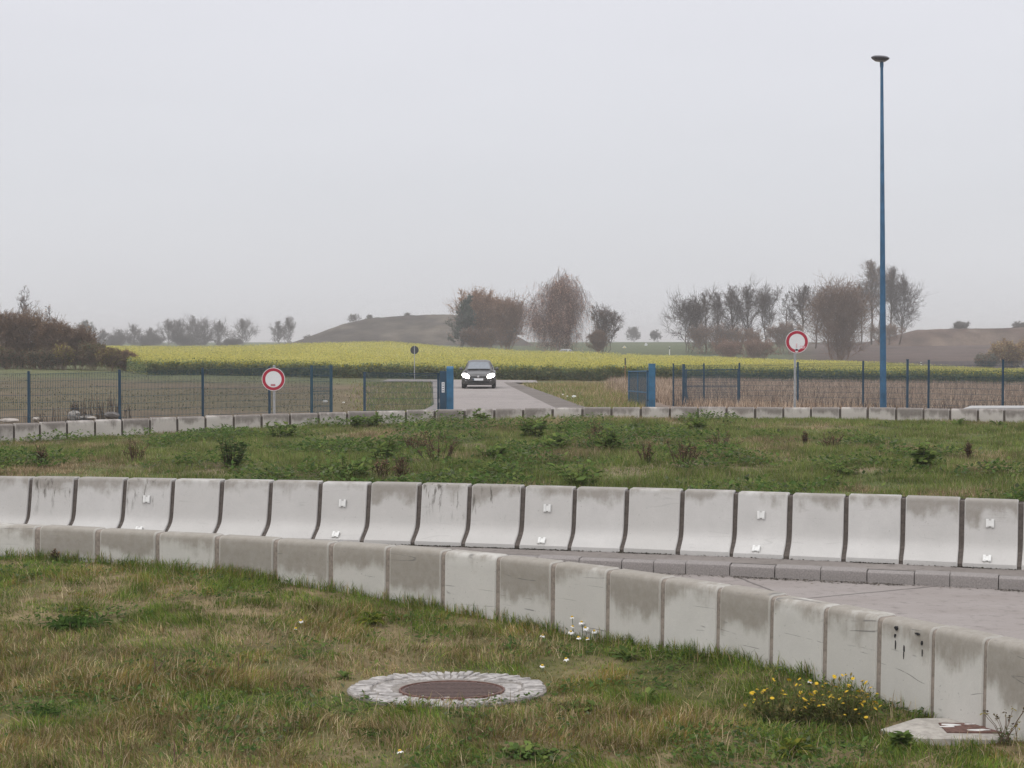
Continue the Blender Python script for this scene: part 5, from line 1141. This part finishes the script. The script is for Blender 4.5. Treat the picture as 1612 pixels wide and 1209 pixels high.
for u, v, hp, wp, kind, lb in (
    (83, 886, 26, 14, 'dead', 'dark thistle head standing before the near wall at the left'), (640, 944, 26, 40, 'rosette', 'upright dock leaves at the foot of the near wall left of centre'),
    (845, 978, 20, 26, 'bush', 'small round dark weed at the wall foot left of the white flowers'), (540, 1071, 14, 46, 'rosette', 'flat green rosette at the left rim of the manhole ring'),
    (585, 985, 32, 74, 'grass', 'yellow-green grass tussock behind the manhole'), (110, 992, 40, 80, 'tuft', 'fine green leafy patch at the far left, beside the yellow tinged tuft'),
    (128, 968, 22, 50, 'grass', 'yellow tinged grass tuft right of the green weed patch'), (1395, 1090, 34, 66, 'leafy', 'dark green nettle-like weed right of the yellow flowers'),
    (1235, 1045, 18, 30, 'rosette', 'small dock at the wall foot above the yellow flowers'), (1290, 1062, 30, 60, 'tuft', 'dark grass tuft at the wall foot above the yellow flowers'),
    (1500, 1114, 62, 62, 'seed', 'tall seeding stems at the wall foot, behind the iron-lidded slab'), (1425, 1186, 34, 14, 'leafy', 'small upright sprig at the left corner of the iron-lidded slab'),
    (990, 1040, 24, 60, 'rosette', 'green dock rosette below the white flowers'), (1020, 1105, 22, 50, 'rosette', 'broad-leaved dock in the grass right of the manhole'),
    (925, 1128, 22, 70, 'leafy', 'dark green clover-like patch right of the manhole'), (640, 1128, 26, 40, 'grass', 'grass tuft overlapping the front rim of the manhole ring'),
    (600, 1162, 22, 90, 'tuft', 'grey-green low weed in front of the manhole'), (830, 1195, 22, 110, 'leafy', 'wide green weed patch at the lower middle of the photo'),
    (1250, 1195, 34, 110, 'grass', 'bright green grass tussock in front of the yellow flowers'), (60, 1128, 26, 120, 'tuft', 'dark green clump at the left edge level with the manhole'), (1588, 1176, 62, 80, 'seed', 'thin seeding stalks in front of the iron-lidded slab at the right edge')):
    b, d = fg_at(u, v); weed('weed', lb, 'weed', b, hp / F * d, wp / F * d, kind, int(u * 3 + v), 'weeds in the near grass')
# dead stalks behind the left fence
b = at(165, 661, 45.8); b[2] = float(zout(b[0], b[1])); weed('weed', 'tall dead straw-coloured stalks behind the left fence between the first posts', 'weed', b, 1.0, 1.7, 'straw', 5)
b = at(90, 663, 44.5); b[2] = float(zout(b[0], b[1])); weed('weed', 'low tangle of dead stalks left of the tall straw-coloured ones', 'weed', b, .55, 2.0, 'straw', 6)
b = at(118, 648, 46); b[2] = float(zout(b[0], b[1])); weed('weed', 'pale dry grass plume above the large rock', 'weed', b, .75, .3, 'straw', 8)
for u, v, h, lb in ((240, 1066, 30, 'bare dead twig in the grass left of the manhole'), (270, 1206, 34, 'forked dead twig at the bottom of the photo'), (372, 1062, 30, 'thin dead stem in the grass, right of the bare twig'), (156, 1200, 24, 'short dead stick near the lower left corner')):
    b, d = fg_at(u, v); H_ = h / F * d; t = thing('twig', lb, 'twig', b, 0, 'dead twigs in the near grass'); mb = MB(); mb.tube([(0, 0, -.02), (.004, 0, H_ * .5), (.0, .01, H_)], [.005, .004, .0025], 6); mb.tube([(.002, 0, H_ * .05), (.05, .0, H_ * .5), (.075, 0, H_ * .8)], [.004, .003, .002], 6); mb.build('stem', M_rust, t)
# white daisies
def daisy(label, u, v, vb, size):
    d = 12.9
    b, d = fg_at(u, max(vb, v + 12)); b[1] = min(b[1], float(yfront(b[0])) - .12); d = b[1]; b[2] = float(zfg(b[0], b[1])); hz = ZV(v, d) - b[2]; hz = max(hz, .05); r = np.random.default_rng(int(u * 13 + v))
    t = thing('white_flower', label, 'flower', b, 0, 'white daisies in the near grass'); mb = MB(); mb.tube([(0, .0, -.01), (.01, .01, hz * .5), (0, 0, hz)], .0025, 5); mb.build('stem', simple('flower_stem', (.06, .09, .03)), t)
    mb = MB(); n = 13
    for k in range(n):
        a = 2 * math.pi * k / n + r.uniform(-.1, .1); L_ = size * r.uniform(.85, 1.1); dr = size * r.uniform(.35, .75); c_, s_ = math.cos(a), math.sin(a); w_ = size * .22
        mb.add([(c_ * .006 - s_ * w_ * .4, s_ * .006 + c_ * w_ * .4, 0), (c_ * .006 + s_ * w_ * .4, s_ * .006 - c_ * w_ * .4, 0), (c_ * L_ * .6 + s_ * w_, s_ * L_ * .6 - c_ * w_, -dr * .4), (c_ * L_, s_ * L_, -dr), (c_ * L_ * .6 - s_ * w_, s_ * L_ * .6 + c_ * w_, -dr * .4)], [(0, 1, 2, 3, 4)])
    p_ = mb.build('petals', M_petal, t); p_.location = (0, 0, hz); p_.rotation_euler = (r.uniform(-.1, .5), r.uniform(-.3, .3), 0)
    mb = MB(); mb.lathe([(.011, -.004), (.012, .002), (.008, .008), (.002, .010)], 12); c = mb.build('centre', M_ycentre, t, 50); c.location = (0, 0, hz)
for u, v, vb, s, lb in ((901, 971, 1006, .023, 'topmost white daisy of the cluster before the near wall'), (916, 979, 1008, .029, 'wide white daisy second from the top of the cluster'), (902, 986, 1010, .022, 'small white daisy directly below the topmost one'), (899, 994, 1012, .029, 'leftmost white daisy of the cluster before the near wall'),
    (922, 988, 1011, .03, 'large drooping white daisy in the middle of the cluster'), (936, 993, 1012, .028, 'rightmost white daisy of the cluster before the near wall'), (911, 1003, 1020, .028, 'white daisy with visible yellow centre at the bottom of the cluster'), (925, 1005, 1020, .02, 'small white daisy at the lower right of the cluster'),
    (854.5, 1000, 1014, .026, 'single white daisy left of the cluster'), (891.5, 1037, 1048, .027, 'white daisy halfway between the cluster and the manhole'), (854, 1048, 1058, .023, 'round white daisy just behind the manhole ring'), (628, 1187, 1198, .024, 'lone white daisy at the bottom middle of the photo'), (472, 977, 990, .024, 'faded white flower left of the yellow-green tussock'), (464, 989, 998, .016, 'tiny white flower below the faded one'), (1278, 1072, 1090, .02, 'white flower tip above the left yellow flower clump'), (1342, 1075, 1092, .02, 'white flower tip above the right yellow flower clump')):
    daisy(lb, u, v, vb, s)
# yellow flowering plants
def ragwort(label, u, v, wpx, hpx, nf, seed):
    b, d = fg_at(u, v); r = np.random.default_rng(seed); w, h = wpx / F * d, hpx / F * d; t = thing('yellow_flower_plant', label, 'flower', b, 0, 'yellow flowering plants')
    A, B, ra, tipz = [], [], [], []
    for k in range(nf):
        a = r.uniform(0, 2 * np.pi); q = math.sqrt(r.uniform(0, 1)); e = np.array((math.cos(a) * q * w * .56, math.sin(a) * q * w * .42, h * (1 - .5 * q * q) * r.uniform(.5, 1.08))); o = np.array((math.cos(a) * q * w * .18, math.sin(a) * q * w * .12, -.01)); m = (o + e) / 2 + r.normal(0, .02, 3)
        A += [o, m]; B += [m, e]; ra += [.004, .0028]; tipz.append(e)
        if r.uniform() < .7: e2 = m + (e - m) * .5 + r.normal(0, .04, 3); A.append(m); B.append(e2); ra.append(.0025)
    V, f = tubes_np(A, B, ra, np.array(ra) * .7, 4); npmesh('stems', V, [f], M_bark, np.tile((.14, .135, .06), (len(V), 1)), t)
    nl = 1500; i = r.integers(0, len(A), nl); g = r.uniform(0, 1, (nl, 1)); c = np.array(A)[i] + (np.array(B)[i] - np.array(A)[i]) * g + r.normal(0, .018, (nl, 3)); c[:, 2] = np.maximum(c[:, 2], .01)
    lv = leaflets('leaves', c[:, 0], c[:, 1], c[:, 2], r.uniform(.02, .055, nl), pick(nl, [(.10, .125, .042), (.14, .16, .05), (.19, .155, .065), (.075, .09, .036)], (3, 3, 3, 2)), .9, 3.0); lv.parent = t
    mbp = MB()
    for k in range(11):
        a = 2 * math.pi * k / 11; c_, s_ = math.cos(a), math.sin(a); mbp.add([(c_ * .003 - s_ * .003, s_ * .003 + c_ * .003, .003), (c_ * .003 + s_ * .003, s_ * .003 - c_ * .003, .003), (c_ * .011 + s_ * .0045, s_ * .011 - c_ * .0045, .004), (c_ * .0175, s_ * .0175, .001), (c_ * .011 - s_ * .0045, s_ * .011 + c_ * .0045, .004)], [(0, 1, 2, 3, 4)])
    mbp.lathe([(.006, .0), (.0065, .004), (.003, .008)], 8); f0 = None
    for k, e in enumerate(tipz):
        if f0 is None: f0 = mbp.build('flower_head', M_ypetal, t); o = f0
        else: o = f0.copy(); COL.objects.link(o); o.parent = t
        o.location = [float(q) for q in e]; o.rotation_euler = (r.uniform(-.2, .8), r.uniform(-.5, .5), r.uniform(0, 6)); s = r.uniform(.7, 1.15); o.scale = (s, s, s)
ragwort('yellow flowering plant with sparse blooms, left of the two', 1236, 1146, 118, 84, 34, 3)
ragwort('denser yellow flowering plant, right of the two', 1322, 1146, 130, 80, 60, 4)

# ------------------------------------------------------------------ haze (one closed box of even air)
mb = MB(); mb.box((0, 1200, 7.0), (8000, 3600, 21)); hz = mb.build('haze', None)
m = bpy.data.materials.new('haze_air'); m.use_nodes = True; t = m.node_tree; t.nodes.clear(); o = N(t, 'ShaderNodeOutputMaterial'); pv = N(t, 'ShaderNodeVolumePrincipled')
pv.inputs['Color'].default_value = (.975, .955, .94, 1); pv.inputs['Density'].default_value = .00085; pv.inputs['Anisotropy'].default_value = .2
t.links.new(pv.outputs[0], o.inputs['Volume']); hz.data.materials.append(m); hz['kind'] = 'stuff'
